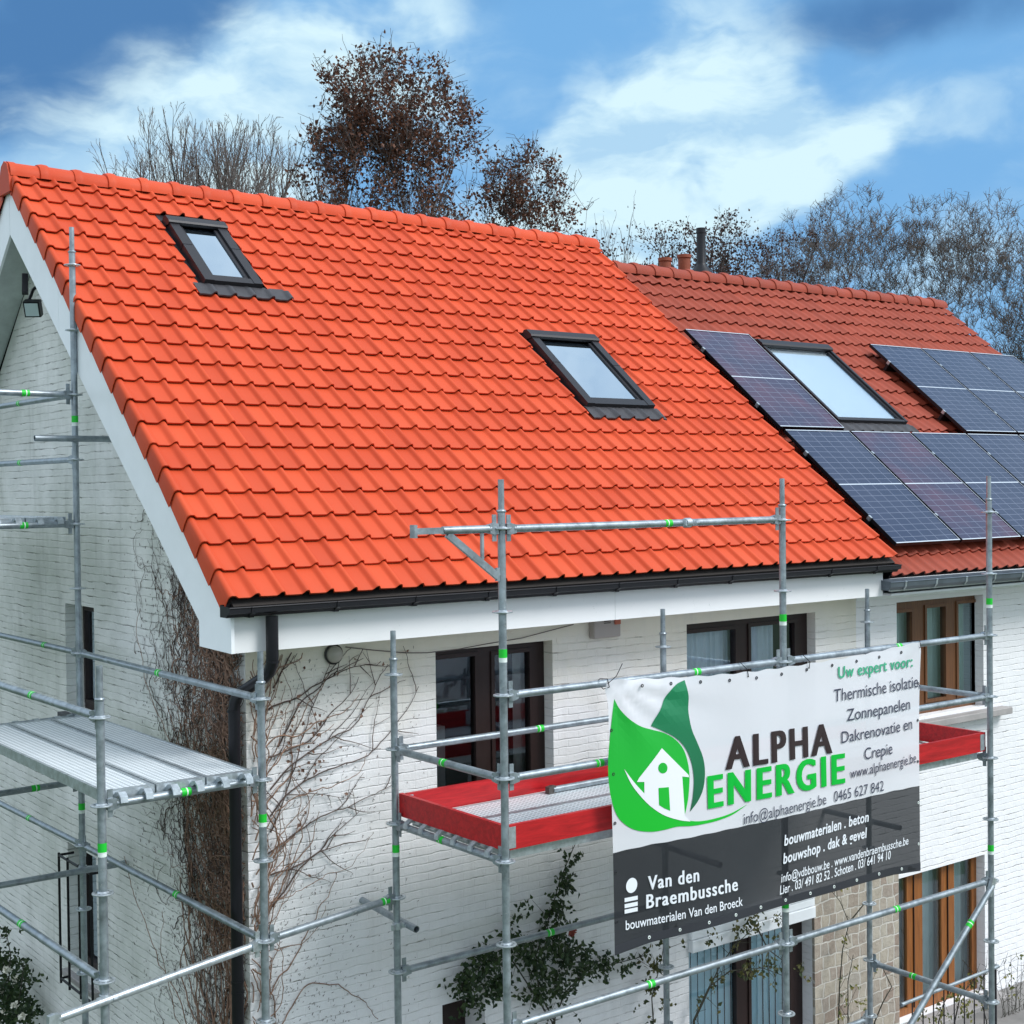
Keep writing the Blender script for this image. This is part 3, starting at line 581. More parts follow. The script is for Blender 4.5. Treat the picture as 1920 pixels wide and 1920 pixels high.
# ------------------------------------------------------------------ roof windows
def skylight(parent, s, t_mat, glassm, n0=0.0, fw=.085, hi=0.0, blind=False, label=None, apron=True, prof=PROF, x0=TX0, wcol=TW, ga=(0, 0)):
    x0_, x1_, ta, tb = s; H = .075+n0
    f = MB(RM)
    f.box((x0_, ta, n0-.06), (x0_+fw, tb, H)); f.box((x1_-fw, ta, n0-.06), (x1_, tb, H)); f.box((x0_+fw, ta, n0-.06), (x1_-fw, ta+fw*.9, H-.004))
    f.box((x0_+fw+.003, ta+fw*.9+.003, n0-.05), (x0_+fw+.035, tb-.12, H-.022)); f.box((x1_-fw-.035, ta+fw*.9+.003, n0-.05), (x1_-fw-.003, tb-.12, H-.022)); f.box((x0_+fw+.035, ta+fw*.9+.003, n0-.05), (x1_-fw-.035, ta+fw*.9+.040, H-.020))
    for xx in (x0_-.003, x1_-fw-.001): f.box((xx, ta+(tb-ta)*.55, n0-.03), (xx+fw+.004, ta+(tb-ta)*.55+.004, H+.0025))
    o = f.build('skylight', ANTHR, parent)
    if label: o['label'] = label
    hd = MB(RM); hd.prism([(x0_-.012, tb-.115, H-.01), (x0_-.012, tb-.115, H+.014), (x0_-.012, tb-.095, H+.024), (x0_-.012, tb-.01, H+.018), (x0_-.012, tb+.02, H-.01), (x0_-.012, tb+.02, n0-.05), (x0_-.012, tb-.005, n0-.05)], (x1_-x0_+.024, 0, 0)); hd.build('hood', ANTHR, o)
    p = MB(RM); gx0, gx1, gt0, gt1 = x0_+fw+.030*(fw > .04), x1_-fw-.030*(fw > .04), ta+fw*.9+.035, tb-.12
    p.add([(gx0, gt0, H-.035), (gx1, gt0, H-.035), (gx1, gt1, H-.035), (gx0, gt1, H-.035)], [(0, 1, 2, 3)]); p.build('pane', glassm, o)
    k = MB(RM); bn = H-.06 if blind else n0-.22
    k.add([(gx0-.02, gt0-.02, bn), (gx1+.02, gt0-.02, bn), (gx1+.02, gt1+.05, bn), (gx0-.02, gt1+.05, bn)], [(0, 1, 2, 3)]); k.build('blind' if blind else 'shaft', BLINDW if blind else PALE, o)
    if apron:
        a = MB(RM); xa, xb = x0_-ga[0], x1_+ga[1]
        xs = np.arange(xa, xb, wcol/14)
        hp = lambda x: float(np.interp(((x-x0)/wcol) % 1.0, [q[0] for q in prof], [q[1] for q in prof]))
        vs = []
        for (t, k_, dn) in ((ta+.01, 0.15, .030+n0+hi), (ta-.03, .3, .036+n0+hi), (ta-.055, .9, .036+n0+hi), (ta-.17, 1.0, .038+n0+hi), (ta-.172, 1.0, .026+n0+hi)):
            for x in xs: vs.append((x, t, hp(x)*k_+dn+.0012*math.sin(x*420)*(k_ > .5)))
        n = len(xs); a.add(vs, [(r*n+i, r*n+i+1, r*n+n+i+1, r*n+n+i) for r in range(4) for i in range(n-1)]); a.build('lead_apron', LEAD, o, smooth=.8)
        tr = MB(RM)     # side and top trays
        tr.box((x0_-.035, ta, n0-.02), (x0_-.001, tb+.03, n0+.004)); tr.box((x1_+.001, ta, n0-.02), (x1_+.035, tb+.03, n0+.004)); tr.box((x0_-.035, tb+.031, n0-.01), (x1_+.035, tb+.13, n0+.010)); tr.build('flashing', ANTHR, o)
    return o
skylight(house, SK1, None, SKYGL, label='small dark framed skylight near the ridge', ga=(.10, .24))
skylight(house, SK2, None, SKYGL, label='tall dark framed skylight', ga=(.02, .06))
# ------------------------------------------------------------------ neighbour roof
NO = -.195; RMN = RM @ Matrix.Translation((0, 0, NO))
NW = .1665; NG = .2525; TN = (APEX_Y-rp(0, 0, NO).y)/CP
nroof = tile_course_roof(RMN @ Matrix.Translation((0, -.048, 0)), 6.28, 39, NW, 22, NG, PROF_R, [(SK3[0]-.02, SK3[1]+.02, SK3[2]-.02, SK3[3]+.10)], seed=21, tmax=TN+.05, jit=1.6).build('roof', TILE_R, nb, smooth=.7)
tile_course_roof(MIR @ RMN @ Matrix.Translation((0, -.048, 0)), 6.28, 39, NW, 22, NG, PROF_R, [], seed=22, tmax=TN+.05).build('roof_back', TILE_R, nb, smooth=.7)
NZ = APEX_Z+NO/CP
ridge(6.30, 12.80, .2975, NZ-.035, .125, TILE_R, nroof, seed=14)
u_ = MB()
for M_ in (RMN, MIR @ RMN): u_.M = M_; u_.box((6.285, -.05, -.10), (12.72, TN-.03, -.035))
u_.build('roof_deck', mat('dark_underlay', (.03, .022, .02), .9), nroof)
m = MB(RMN); m.box((6.262, .08, .030), (6.47, TN-1.45, .040)); m.box((6.258, -.05, -.03), (6.266, TN-.1, .12)); m.build('shade_and_flashing', BLACK, nroof)  # flat black sheet added as shade beside the panels; upright strip is the flashing
m = MB(); m.prism([(12.6, .0, 4.3), (12.6, 7.52, 4.3), (12.6, APEX_Y, 7.6)], (.1, 0, 0)); m.build('end_gable', BRICK_N, nb)
gutter(6.11, 13.0, -.40, -.53, 4.40, 4.325, 4.385, ZINC, nb, GALV2, .46, .022, round_=True, s0=.20)
m = MB(); m.box((6.28, -.395, 4.30), (13, -.37, 4.42)); m.box((6.28, -.40, 4.262), (13, -.003, 4.282)); m.prism([(6.28, -.03, 4.262), (6.28, -.001, 4.262), (6.28, -.001, 4.19)], (7, 0, 0)); m.build('eave_board', WHITE, nb)
skylight(nb, SK3, None, SKYGL2, n0=-.155, fw=.036, blind=True, label='large skylight with a white pane between solar panels', ga=(.02, .04), prof=PROF_R, x0=6.28, wcol=NW)
for px, y1, y2, r in ((1247, 500, 484, .075), (1283, 506, 478, .078)):
    p = at_y(px, y1, 4.2); q = at_y(px, y2, 4.2); m = MB(); m.rev((p.x, 4.2, p.z-.45), (0, 0, 1), [(r, 0), (r, q.z-p.z+.40), (r+.012, q.z-p.z+.41), (r+.012, q.z-p.z+.45), (r-.015, q.z-p.z+.45), (r-.02, q.z-p.z+.3)], 18); m.build('chimney_pot', TERRA, nb, smooth=.6)
p = at_y(1315, 505, 4.2); m = MB(); m.rev((p.x, 4.2, p.z-.55), (0, 0, 1), [(.12, 0), (.12, .47), (.145, .48), (.145, .505), (.12, .54), (.070, .60), (.060, .62), (.056, 1.00), (.062, 1.005), (.062, 1.07), (.045, 1.07)], 18); m.build('flue_pipe', BLACK, nb, smooth=.6)
# ------------------------------------------------------------------ solar panels
PW, PH = .988, 1.755
NAMES = {}
def panel(x, t, cell, label):
    Mx = RM @ Matrix.Translation((x, t, -.055))
    o = thing('solar_panel', None, label, 'solar panel', 'solar panels on the brown red roof', M=Mx)
    if 'c' not in NAMES:
        f = MB(); w = .010
        f.box((0, 0, 0), (PW, w, .036)); f.box((0, PH-w, 0), (PW, PH, .036)); f.box((0, w, 0), (w*.6, PH-w, .0355)); f.box((PW-w*.6, w, 0), (PW, PH-w, .0355))
        e = MB(); e.box((.004, .001, .0362), (PW-.004, w+.004, .0375)); e.box((.004, PH-w-.004, .0362), (PW-.004, PH-.001, .0375)); e.box((PW-w, w+.004, .0362), (PW-.003, PH-w-.004, .0370))
        c = MB(); c.add([(w*.6, w, .032), (PW-w*.6, w, .032), (PW-w*.6, PH-w, .032), (w*.6, PH-w, .032), (w*.6, w, .004), (PW-w*.6, w, .004), (PW-w*.6, PH-w, .004), (w*.6, PH-w, .004)], [(0, 1, 2, 3), (7, 6, 5, 4)])
        b = MB(); b.box((.008, PH/2-.008, .0322), (PW-.008, PH/2+.008, .0335))
        r = MB()
        r2 = MB(); k = MB(); k2 = MB()
        for mb_, kb, tt in ((r, k, .36), (r2, k2, 1.36)): mb_.box((-.012, tt, -.09), (PW+.008, tt+.04, -.002)); kb.box((-.016, tt+.005, -.002), (.008, tt+.045, .040))
        NAMES['c'] = 1
        for nm, mb, mt in (('frame', f, BLACK), ('edge_strip', e, ALU), ('cell_sheet', c, cell), ('busbar', b, ALU), ('mounting_rail', r, BLACK), ('mounting_rail', r2, BLACK), ('clamp', k, GALV2), ('clamp', k2, GALV2)):
            ob = mb.build(nm, mt, o, local=True); NAMES.setdefault('all', []).append((nm, ob.data))
            if nm == 'cell_sheet': NAMES[nm] = ob.data
        me = NAMES['cell_sheet'].copy(); me.materials[0] = CELLP; NAMES['violet'] = me
    else:
        for nm, md in NAMES['all']:
            ob = bpy.data.objects.new(nm, NAMES['violet'] if nm == 'cell_sheet' and cell is CELLP else md); C.objects.link(ob); ob.parent = o; WM[ob.name] = Mx
    return o
low = ['nearest solar panel of the lower row, beside the orange roof edge', 'violet tinted solar panel, second of the lower row from the orange roof', 'solar panel below the gap of bare tiles, third of the lower row', 'solar panel of the lower row behind the tall scaffold pole', 'fifth solar panel of the lower row from the orange roof', 'solar panel at the far end of the lower row']
for i, l in enumerate(low): panel(6.515+1.02*i, .222, CELLP if i == 1 else CELL, l)
panel(6.495, 2.03, CELLP, 'lone violet tinted solar panel left of the white skylight, upper row')
for i, l in enumerate(['first solar panel right of the white skylight, upper row', 'middle solar panel of the upper row at right', 'last solar panel of the upper row, nearest the roof end']): panel(9.625+1.015*i, 2.03, CELL, l)
# ------------------------------------------------------------------ wall fittings
fl = thing('floodlight', (-.02, 3.95, 7.0), 'black floodlight hung under the gable verge on the white brick wall', 'lamp')
c0 = at_x(62, 578, -.2)
m = MB(Matrix.Translation(c0) @ Matrix.Rotation(math.radians(-35), 4, 'Z') @ Matrix.Rotation(math.radians(25), 4, 'X'))
m.box((-.068, -.04, -.068), (.068, .04, .068)); m.build('housing', BLACK, fl)
mm = MB(m.M); mm.box((-.056, -.045, -.056), (.056, -.0405, .056)); mm.build('lamp_glass', mat('lamp_glass', (.45, .55, .55), .08), fl)
m = MB(); m.path([c0+Vector((.0, .10, .08)), c0+Vector((.05, .14, .18)), Vector((-.0, c0.y+.25, c0.z+.30))], .014, 8); m.obox(c0+Vector((-.05, .05, .13)), c0+Vector((-.02, .13, .30)), .05, .05); m.build('bracket', BLACK, fl)
wl = thing('bulkhead_lamp', (.665, 0, 4.14), 'round bulkhead wall lamp under the white fascia', 'lamp')
m = MB(); m.rev((.665, -.001, 4.155), (0, -1, 0), [(.055, 0), (.070, .004), (.072, .02), (.066, .03), (.060, .02)], 24); m.build('ring', mat('dark_lamp_ring', (.03, .03, .03), .4), wl, smooth=.6)
m = MB(); m.rev((.665, -.012, 4.155), (0, -1, 0), [(.062, 0), (.058, .03), (.045, .055), (.02, .068), (.004, .07)], 24); m.build('glass_dome', mat('lamp_dome', (.40, .38, .33), .25), wl, smooth=1)
al = thing('alarm_box', (3.13, 0, 4.09), 'grey alarm siren box with orange lens on the wall under the fascia', 'box')
m = MB(); m.bbox((2.99, -.075, 4.09), (3.27, -.001, 4.262), .008); m.build('casing', mat('grey_beige_plastic', (.38, .34, .31), .5), al)
m = MB()
for z in (4.205, 4.22, 4.235): m.box((3.09, -.0775, z), (3.16, -.0752, z+.006))
m.build('louvre', DARKFR, al)
m = MB(); m.bbox((3.195, -.088, 4.19), (3.262, -.0755, 4.25), .005); m.build('lens', mat('orange_lens', (.42, .10, .05), .3), al)
m = MB(); pts = [at_y(x, y, -.012) for x, y in ((648, 1213), (700, 1219), (760, 1224), (800, 1224), (860, 1217), (920, 1206), (980, 1196), (1040, 1180), (1075, 1171))]; m.path(pts, .004, 6); tag(m.build('wall_cable', mat('dark_cable', (.13, .11, .10), .6)), 'thin dark cable drooping across the wall above the upper left window', 'cable')
# ------------------------------------------------------------------ scaffold
TR = .0242
def ring_mesh():
    m = MB()
    m.rev((0, 0, -.0045), (0, 0, 1), [(.048, 0), (.061, 0), (.062, .002), (.062, .007), (.061, .009), (.048, .009), (.048, 0)], 24, closed=False)
    m.rev((0, 0, -.012), (0, 0, 1), [(TR+.0005, 0), (TR+.008, .003), (TR+.010, .010), (TR+.008, .018), (TR+.0005, .024)], 16, closed=False)
    for i in range(8):
        a = math.pi/4*i+.39; d = Vector((math.cos(a), math.sin(a), 0)); m.obox(d*.030, d*.05, .013, .008)
    me = bpy.data.meshes.new('rosette'); me.from_pydata(m.v, [], m.f); me.shade_smooth(); me.set_sharp_from_angle(angle=.6); me.materials.append(GALV2); return me
ROS = ring_mesh()
def sticker_mesh():
    m = MB(); n = 16
    for (z0, z1, r) in ((0, .052, TR+.0012),): m.rev((0, 0, z0), (0, 0, 1), [(r, 0), (r, z1)], n, closed=False)
    me = bpy.data.meshes.new('sticker'); me.from_pydata(m.v, [], m.f); me.shade_smooth(); me.materials.append(GREEN); return me
STK = sticker_mesh()
def stickw():
    m = MB(); m.rev((0, 0, .0), (0, 0, 1), [(TR+.0016, 0), (TR+.0016, .005)], 16, closed=False); m.rev((0, 0, -.022), (0, 0, 1), [(TR+.0010, 0), (TR+.0010, .021)], 16, closed=False)
    me = bpy.data.meshes.new('sticker_band'); me.from_pydata(m.v, [], m.f); me.shade_smooth(); me.materials.append(STICKW); return me
STW = stickw()
def standard(parent, x, y, ztop, n, base=0.0, stick=(), label=None):
    m = MB(); zt = ztop+.105
    m.rev((x, y, base+.06), (0, 0, 1), [(TR, 0), (TR, zt-base-.07)], 16, closed=False)
    m.rev((x, y, zt-.012), (0, 0, 1), [(TR, 0), (TR+.005, .004), (TR+.006, .012), (TR+.002, .018), (.0192, .020), (.0188, .20), (.016, .2), (.0155, .05)], 16, closed=False)
    m.box((x-.07, y-.07, base), (x+.07, y+.07, base+.008)); m.tube((x, y, base+.008), (x, y, base+.25), .018, 10)
    m.rev((x+.0, y-.0172, zt+.05), (-.35, -1, 0), [(.006, 0), (.006, .0025)], 8)
    o = m.build('standard', GALV, parent, smooth=.6)
    if label: o['label'] = label
    for k in range(n): inst('rosette', ROS, o, (x, y, ztop-.5*k), R.uniform(0, .78))
    for z in stick:
        inst('green_sticker', STK, o, (x, y, z)); inst('sticker_band', STW, o, (x, y, z-.005+0.0))
    return o
def head(m, p, d, wedge=True):     # wedge head: p is the centre of the standard, d points along the tube
    d = Vector(d).normalized(); p = Vector(p); u = Vector((0, 0, 1)); a = d.cross(u).normalized()
    for (s0, s1, h0, h1, w0, w1) in ((.030, .066, .062, .070, .034, .034), (.066, .098, .066, .050, .034, .046)):
        vs = [p+d*s+a*(i*w/2)+u*(j*h/2) for s, h, w in ((s0, h0, w0), (s1, h1, w1)) for i, j in ((-1, -1), (1, -1), (1, 1), (-1, 1))]
        m.add(vs, [(0, 1, 2, 3), (7, 6, 5, 4), (0, 4, 5, 1), (1, 5, 6, 2), (2, 6, 7, 3), (3, 7, 4, 0)])
    if wedge: m.obox(p+d*.053-u*.075, p+d*.053+u*.085, .007, .030, up=d)
def ledger(parent, p, q, stick=.5, name='ledger', r=TR, heads=(1, 1), label=None):
    p, q = Vector(p), Vector(q); d = (q-p).normalized(); m = MB()
    m.tube(p+d*(.085 if heads[0] else 0), q-d*(.085 if heads[1] else 0), r, 16)
    if heads[0]: head(m, p, d)
    if heads[1]: head(m, q, -d)
    o = m.build(name, GALV, parent, smooth=.6)
    if label: o['label'] = label
    if stick:
        c = p.lerp(q, stick); s = MB(); s.rev(c-d*.03, d, [(r+.0012, 0), (r+.0012, .062)], 16, closed=False); st = s.build('green_sticker', GREEN, o, smooth=.6)
        s = MB(); s.rev(c-d*.008, d, [(r+.0017, 0), (r+.0017, .008)], 16, closed=False); s.build('sticker_band', STICKW, st, smooth=.6)
    return o
def coupler(parent, p, name='coupler', ax=(0, 0, 1)):
    m = MB(); p = Vector(p); ax = Vector(ax); m.rev(p-ax*.025, ax, [(TR+.001, 0), (TR+.008, .003), (TR+.008, .047), (TR+.001, .05)], 14, closed=False)
    m.obox(p+Vector((.028, -.01, 0)), p+Vector((.062, -.03, 0)), .024, .030); m.tube(p+Vector((.03, -.05, .0)), p+Vector((.075, -.035, 0)), .009, 8); m.obox(p+Vector((-.03, -.02, 0)), p+Vector((-.055, -.03, 0)), .02, .036)
    return m.build(name, GALV2, parent, smooth=.6)
def deck(parent, x0, x1, y0, y1, z, along='x', n=3):
    X = along == 'x'; a0, a1, b0, b1 = (x0, x1, y0, y1) if X else (y0, y1, x0, x1)
    def bx(m, la, lb, wa, wb, za, zb): m.box((la, wa, za) if X else (wa, la, za), (lb, wb, zb) if X else (wb, lb, zb))
    for i in range(n):
        m = MB(); k = MB(); e = .022; hh = .062; w = (b1-b0)/n; a, b = b0+w*i+.006, b0+w*(i+1)-.006
        bx(m, a0+.05, a1-.05, a+e, b-e, z-.004, z)
        bx(k, a0, a1, a, a+e-.0005, z-hh, z+.003); bx(k, a0, a1, b-e+.0005, b, z-hh, z+.003); bx(k, a0, a0+.0495, a+e, b-e, z-hh, z+.0015); bx(k, a1-.0495, a1, a+e, b-e, z-hh, z+.0015)
        o = m.build('deck_plank', DECK, parent); k.build('edge_rail', GALV2, o)
        for (ex, sg) in ((a0, -1), (a1, 1)):
            for f in (.25, .75):
                c = a+(b-a)*f; h = MB(); q = ex+sg*.075
                prof = [(ex, z-.02), (ex+sg*.03, z+.0), (ex+sg*.075, z+.006), (ex+sg*.112, z-.018), (ex+sg*.118, z-.05), (ex+sg*.108, z-.05), (ex+sg*.100, z-.026), (ex+sg*.075, z-.010), (ex, z-.05)]
                h.prism([((l, c-.022, zz) if X else (c-.022, l, zz)) for l, zz in prof], (0, .044, 0) if X else (.044, 0, 0)); h.build('deck_hook', GALV2, o)
A, B_, C_, D, E_, F_ = (.812, -1.787), (3.277, -1.787), (5.741, -1.787), (.812, -.556), (3.277, -.556), (5.741, -.556)
fs = thing('front_scaffold', (3.277, -1.2, 0), 'galvanised steel scaffold with red toe boards along the front of the two houses', 'scaffold')
standard(fs, *A, 5.054, 10, stick=(4.28, 1.80), label='outer pole with a side bracket at its top'); standard(fs, *B_, 5.045, 10, stick=(4.33, 2.30)); standard(fs, *C_, 5.051, 10, stick=(4.30, 2.29))
standard(fs, *D, 4.055, 8, stick=(2.86,)); standard(fs, *E_, 4.047, 8); standard(fs, *F_, 4.072, 8)
def L(p, q, z, st=.5, **k): return ledger(fs, (p[0], p[1], z), (q[0], q[1], z), st, **k)
L(A, B_, 5.05, .55); L(A, B_, 4.05, .65); L(B_, C_, 4.05, .52); L(A, B_, 3.55, .30); L(B_, C_, 3.55, .3); L(A, B_, 2.05, .47); L(B_, C_, 2.05, .50)
L(D, E_, 3.55, .5); L(D, E_, 2.05, .53); L(E_, F_, .55, 0); L(D, A, 3.55, .48); L(F_, C_, 3.55, 0); L(F_, C_, 1.05, .38); L(D, A, .55, 0); L(E_, B_, 1.05, 0)
for p, q in ((D, A), (E_, B_), (F_, C_)): L(p, q, 3.05, .45, name='transom')
for z in (.25,):
    L(A, B_, z, 0); L(B_, C_, z, 0)
p0, q0 = Vector((C_[0]-.05, C_[1]-.045, 2.02)), Vector((B_[0]+.05, B_[1]-.045, .10)); ledger(fs, p0, q0, .13, name='diagonal_brace', heads=(0, 0))
m = MB(); m.obox(p0+Vector((.02, .0, .06)), p0+Vector((-.05, 0, -.07)), .03, .05); m.build('brace_head', GALV2, fs)
DZ = 3.104
deck(fs, A[0]+.085, B_[0]-.085, A[1]+.06, D[1]-.07, DZ); deck(fs, B_[0]+.085, C_[0]-.085, A[1]+.06, D[1]-.07, DZ)
def toe(p, q, clip=1):
    m = MB(); p, q = Vector(p), Vector(q); m.obox(p+Vector((0, 0, .077)), q+Vector((0, 0, .077)), .030, .150)
    o = m.build('toe_board', REDB, fs); d = (q-p).normalized()
    for e, s in ((p, -1), (q, 1)):
        k = MB(); k.obox(e-d*s*.045+Vector((0, 0, .077)), e+d*s*.012+Vector((0, 0, .077)), .036, .13); k.build('steel_clip', GALV2, o)
ty = A[1]+.043; tyi = D[1]-.045
toe((A[0]+.055, ty, DZ), (B_[0]-.045, ty, DZ)); toe((B_[0]+.045, ty, DZ), (C_[0]-.05, ty, DZ)); toe((A[0]+.06, tyi, DZ), (B_[0]-.045, tyi, DZ)); toe((B_[0]+.045, tyi, DZ), (C_[0]-.06, tyi, DZ))
m = MB(); m.obox((A[0]+.032, D[1]-.02, DZ+.078), (A[0]+.032, A[1]+.03, DZ+.078), .03, .152); m.build('toe_board', REDB, fs)
m = MB(); m.obox((C_[0]-.035, D[1]-.02, DZ+.078), (C_[0]-.035, A[1]+.03, DZ+.078), .03, .152); m.build('toe_board', REDB, fs)
# side bracket at the top of the near outer pole
m = MB(); z = 5.053; y = A[1]
m.tube((A[0]-.085, y, z), (.385, y, z), TR, 14); m.obox((.385, y, z), (.19, y, z), .036, .036); m.obox((.198, y, z), (.178, y, z), .05, .075); m.obox((.42, y, z-.022), (A[0]-.03, y, 4.765), .026, .040); m.obox((.668, y, z-.02), (.668, y, 4.875), .018, .016, up=(0, 1, 0)); m.obox((A[0]-.030, y, 4.74), (A[0]-.030, y, 4.82), .03, .02, up=(0, 1, 0)); head(m, (A[0], y, z), (-1, 0, 0))
m.build('side_bracket', GALV, fs, smooth=.5)
coupler(fs, (2.35, A[1], 5.05), ax=(1, 0, 0))
def tie(parent, p, q, cp):
    m = MB(); m.rev(p, Vector(q)-Vector(p), [(TR-.004, .02), (TR-.004, 0), (TR, 0), (TR, (Vector(q)-Vector(p)).length)], 14, closed=False); m.build('wall_tie', GALV, parent, smooth=.6); coupler(parent, cp, name='tie_coupler')
tie(fs, (A[0]+.062, -.70, 2.362), (A[0]+.062, -.0, 2.395), (D[0], D[1], 2.365)); tie(fs, (3.34, -1.09, 2.445), (3.34, -.01, 2.49), (E_[0], E_[1], 2.47)); tie(fs, (5.80, -.85, 2.29), (5.80, -.01, 2.29), (F_[0], F_[1], 2.29))
lt = thing('loose_tube', tuple(at_z(1085, 1473, DZ+.03)), 'loose steel tube lying on the deck behind the red toe board', 'tube')
p = at_z(1036, 1481, DZ+TR); q = Vector((p.x+1.6, p.y+.02, p.z)); ledger(lt, p, q, .35, name='tube_body', heads=(0, 0))
m = MB(); head(m, p+Vector((.05, 0, 0)), (-1, 0, 0), False); m.build('wedge_head', mat('dark_worn_steel', (.12, .11, .10), .5, .6), lt)
# gable scaffold
G_, H_, I_ = (-1.284, -.776), (-.233, -.685), (-.341, 2.181); J_ = (-1.392, 2.10); K_ = (-.42, 5.05); L_ = (-1.47, 4.97)
gs = thing('gable_scaffold', (-.9, 1.5, 0), 'galvanised steel scaffold with bare decks beside the gable wall', 'scaffold')
standard(gs, *G_, 4.024, 8, stick=(3.26,)); standard(gs, *H_, 4.012, 8, stick=(3.25,)); standard(gs, *I_, 7.054, 14, stick=(5.84, 2.83)); standard(gs, *J_, 7.054, 14); standard(gs, *K_, 7.054, 14); standard(gs, *L_, 7.054, 14)
def LG(p, q, z, z2=None, st=.5, **k): return ledger(gs, (p[0], p[1], z), (q[0], q[1], z if z2 is None else z2), st, **k)
LG(H_, I_, 4.012, 4.054, .5); LG(I_, K_, 4.054, None, .25); LG(H_, I_, 2.512, 2.554, .42); LG(I_, K_, 2.554, None, .4); LG(G_, J_, 4.024, 4.054, .36); LG(G_, J_, 2.524, 2.554, .45)
LG(J_, L_, 4.054); LG(J_, L_, 2.554)
for z in (5.554, 6.054): LG(I_, K_, z, None, .42); LG(J_, L_, z)
for p, q, z, z2, s in ((H_, G_, 3.512, 3.524, .5), (I_, J_, 3.054, None, .35), (I_, J_, 3.554, None, 0), (I_, J_, 5.054, None, .40), (I_, J_, 6.054, None, .37), (K_, L_, 5.054, None, 0), (K_, L_, 3.554, None, 0)): LG(p, q, z, z2, s, name='transom')
LG(H_, (A[0]-0+0, D[1]), 2.512, 2.555, .9)
deck(gs, -1.24, -.29, G_[1]+.09, 2.10, 3.575, 'y'); deck(gs, -1.35, -.40, 2.24, 4.95, 5.108, 'y')
p = Vector((-1.575, -.845, 2.40)); q = Vector((H_[0]-.08, H_[1]-.0, 2.495)); m = MB(); m.tube(p, q, TR, 14); head(m, Vector((H_[0], H_[1], 2.50)), (p-q)); head(m, p+(q-p).normalized()*-.09, q-p, False); m.build('coupled_tube', GALV2, gs, smooth=.6)
coupler(gs, (G_[0], G_[1], 2.425), name='swivel_coupler')
for x0, z, x1 in ((-.674, 5.713, -.005), (-1.6, 2.37, -.02)): tie(gs, (x0, 2.12, z), (x1, 2.12, z), (I_[0], I_[1], z))
# a ladder of rails towards the front scaffold is the single ledger above; base boards
# ------------------------------------------------------------------ banner
BY = -1.864
def by(x, z):
    u = (x-1.6)/3.15; v = (z-2.32)/1.75
    return BY+.010*math.sin(2.1+u*9.3)*(1-v*.6)+.006*math.sin(u*17+v*5)-.016*(1-v)*math.sin(u*3.14)+.011*math.exp(-((u)**2+(v-1)**2)/.05)*math.sin(math.atan2(1-v+.001, u+.001)*14)+.004*math.exp(-((u-1)**2+(v-1)**2)/.012)*math.sin(math.atan2(1-v+.001, 1-u+.001)*8)+.003*math.exp(-((u-1)**2+v*v)/.012)*math.sin(math.atan2(v+.001, 1-u+.001)*10)
ban = thing('banner', (3.18, BY, 2.32), 'large white and dark grey mesh banner with green leaf emblem tied to the scaffold rail', 'banner')
BK = (BY-EYE.y)/(-1.83-EYE.y)
def bpos(x, z): return EYE.x+(x-EYE.x)*BK, EYE.z+(z-EYE.z)*BK
def bedge(u, v):
    xl = 1.581+(1.643-1.581)*(1-v)+.022*math.sin(math.pi*v); xr = 4.779+(4.734-4.779)*(1-v)-.010*math.sin(math.pi*v)
    zt = 4.073-.066*(1-(2*u-1)**2)*1.0+.010*math.sin(u*44)**2*(0 < u < 1); zb = 2.316+.024*min(1, (1-abs(2*u-1))*5)
    x = xl+(xr-xl)*u; return bpos(x, zb+(zt-zb)*v)
VB = .372
def bsheet(v0, v1, name, material):
    m = MB()
    def fn(u, v):
        x, z = bedge(u, v0+(v1-v0)*v); return (x, by(x, z), z)
    m.grid(fn, 90, 30); return m.build(name, material, ban, smooth=3)
def cloth(name, c, transp, transl, rough=.45):
    M = bpy.data.materials.new(name); M.use_nodes = True; t, b = parts_of(M)
    co = nd(t, 'ShaderNodeTexCoord').outputs['Object']; n = nd(t, 'ShaderNodeTexNoise', {'Vector': co, 'Scale': 2.0, 'Detail': 4.0})
    b.inputs['Base Color'].default_value = c+(1,); b.inputs['Roughness'].default_value = rough; b.inputs['Specular IOR Level'].default_value = .35
    bn = nd(t, 'ShaderNodeBump', {'Height': n.outputs['Fac'], 'Strength': .25, 'Distance': .03}); t.links.new(bn.outputs[0], b.inputs['Normal'])
    tl = nd(t, 'ShaderNodeBsdfTranslucent', {'Color': c+(1,)}); m1 = nd(t, 'ShaderNodeMixShader', {0: transl, 1: b.outputs[0], 2: tl.outputs[0]})
    tp = nd(t, 'ShaderNodeBsdfTransparent', {'Color': (1, 1, 1, 1)}); m2 = nd(t, 'ShaderNodeMixShader', {0: transp, 1: m1.outputs[0], 2: tp.outputs[0]})
    t.links.new(m2.outputs[0], t.nodes['Material Output'].inputs[0]); return M
bsheet(VB, 1, 'white_sheet', cloth('banner_white', (.82, .83, .87), .05, .22)); bsheet(0, VB, 'dark_sheet', cloth('banner_dark', (.020, .021, .027), .09, .08))
for (v0, v1) in ((0.002, .035),):
    m = MB(); m.grid(lambda u, v: (lambda xz: (xz[0], by(*xz)-.002, xz[1]))(bedge(u, v0+(v1-v0)*v)), 60, 1); m.build('hem', cloth('banner_hem', (.042, .044, .054), .05, .1), ban, smooth=3)
FONT = None
def capheight():
    c = bpy.data.curves.new('h', 'FONT'); c.body = 'H'; o = bpy.data.objects.new('h', c); C.objects.link(o)
    me = o.to_mesh(); h = max(v.co.y for v in me.vertices); o.to_mesh_clear(); bpy.data.objects.remove(o); bpy.data.curves.remove(c); return h
CAPH = capheight()
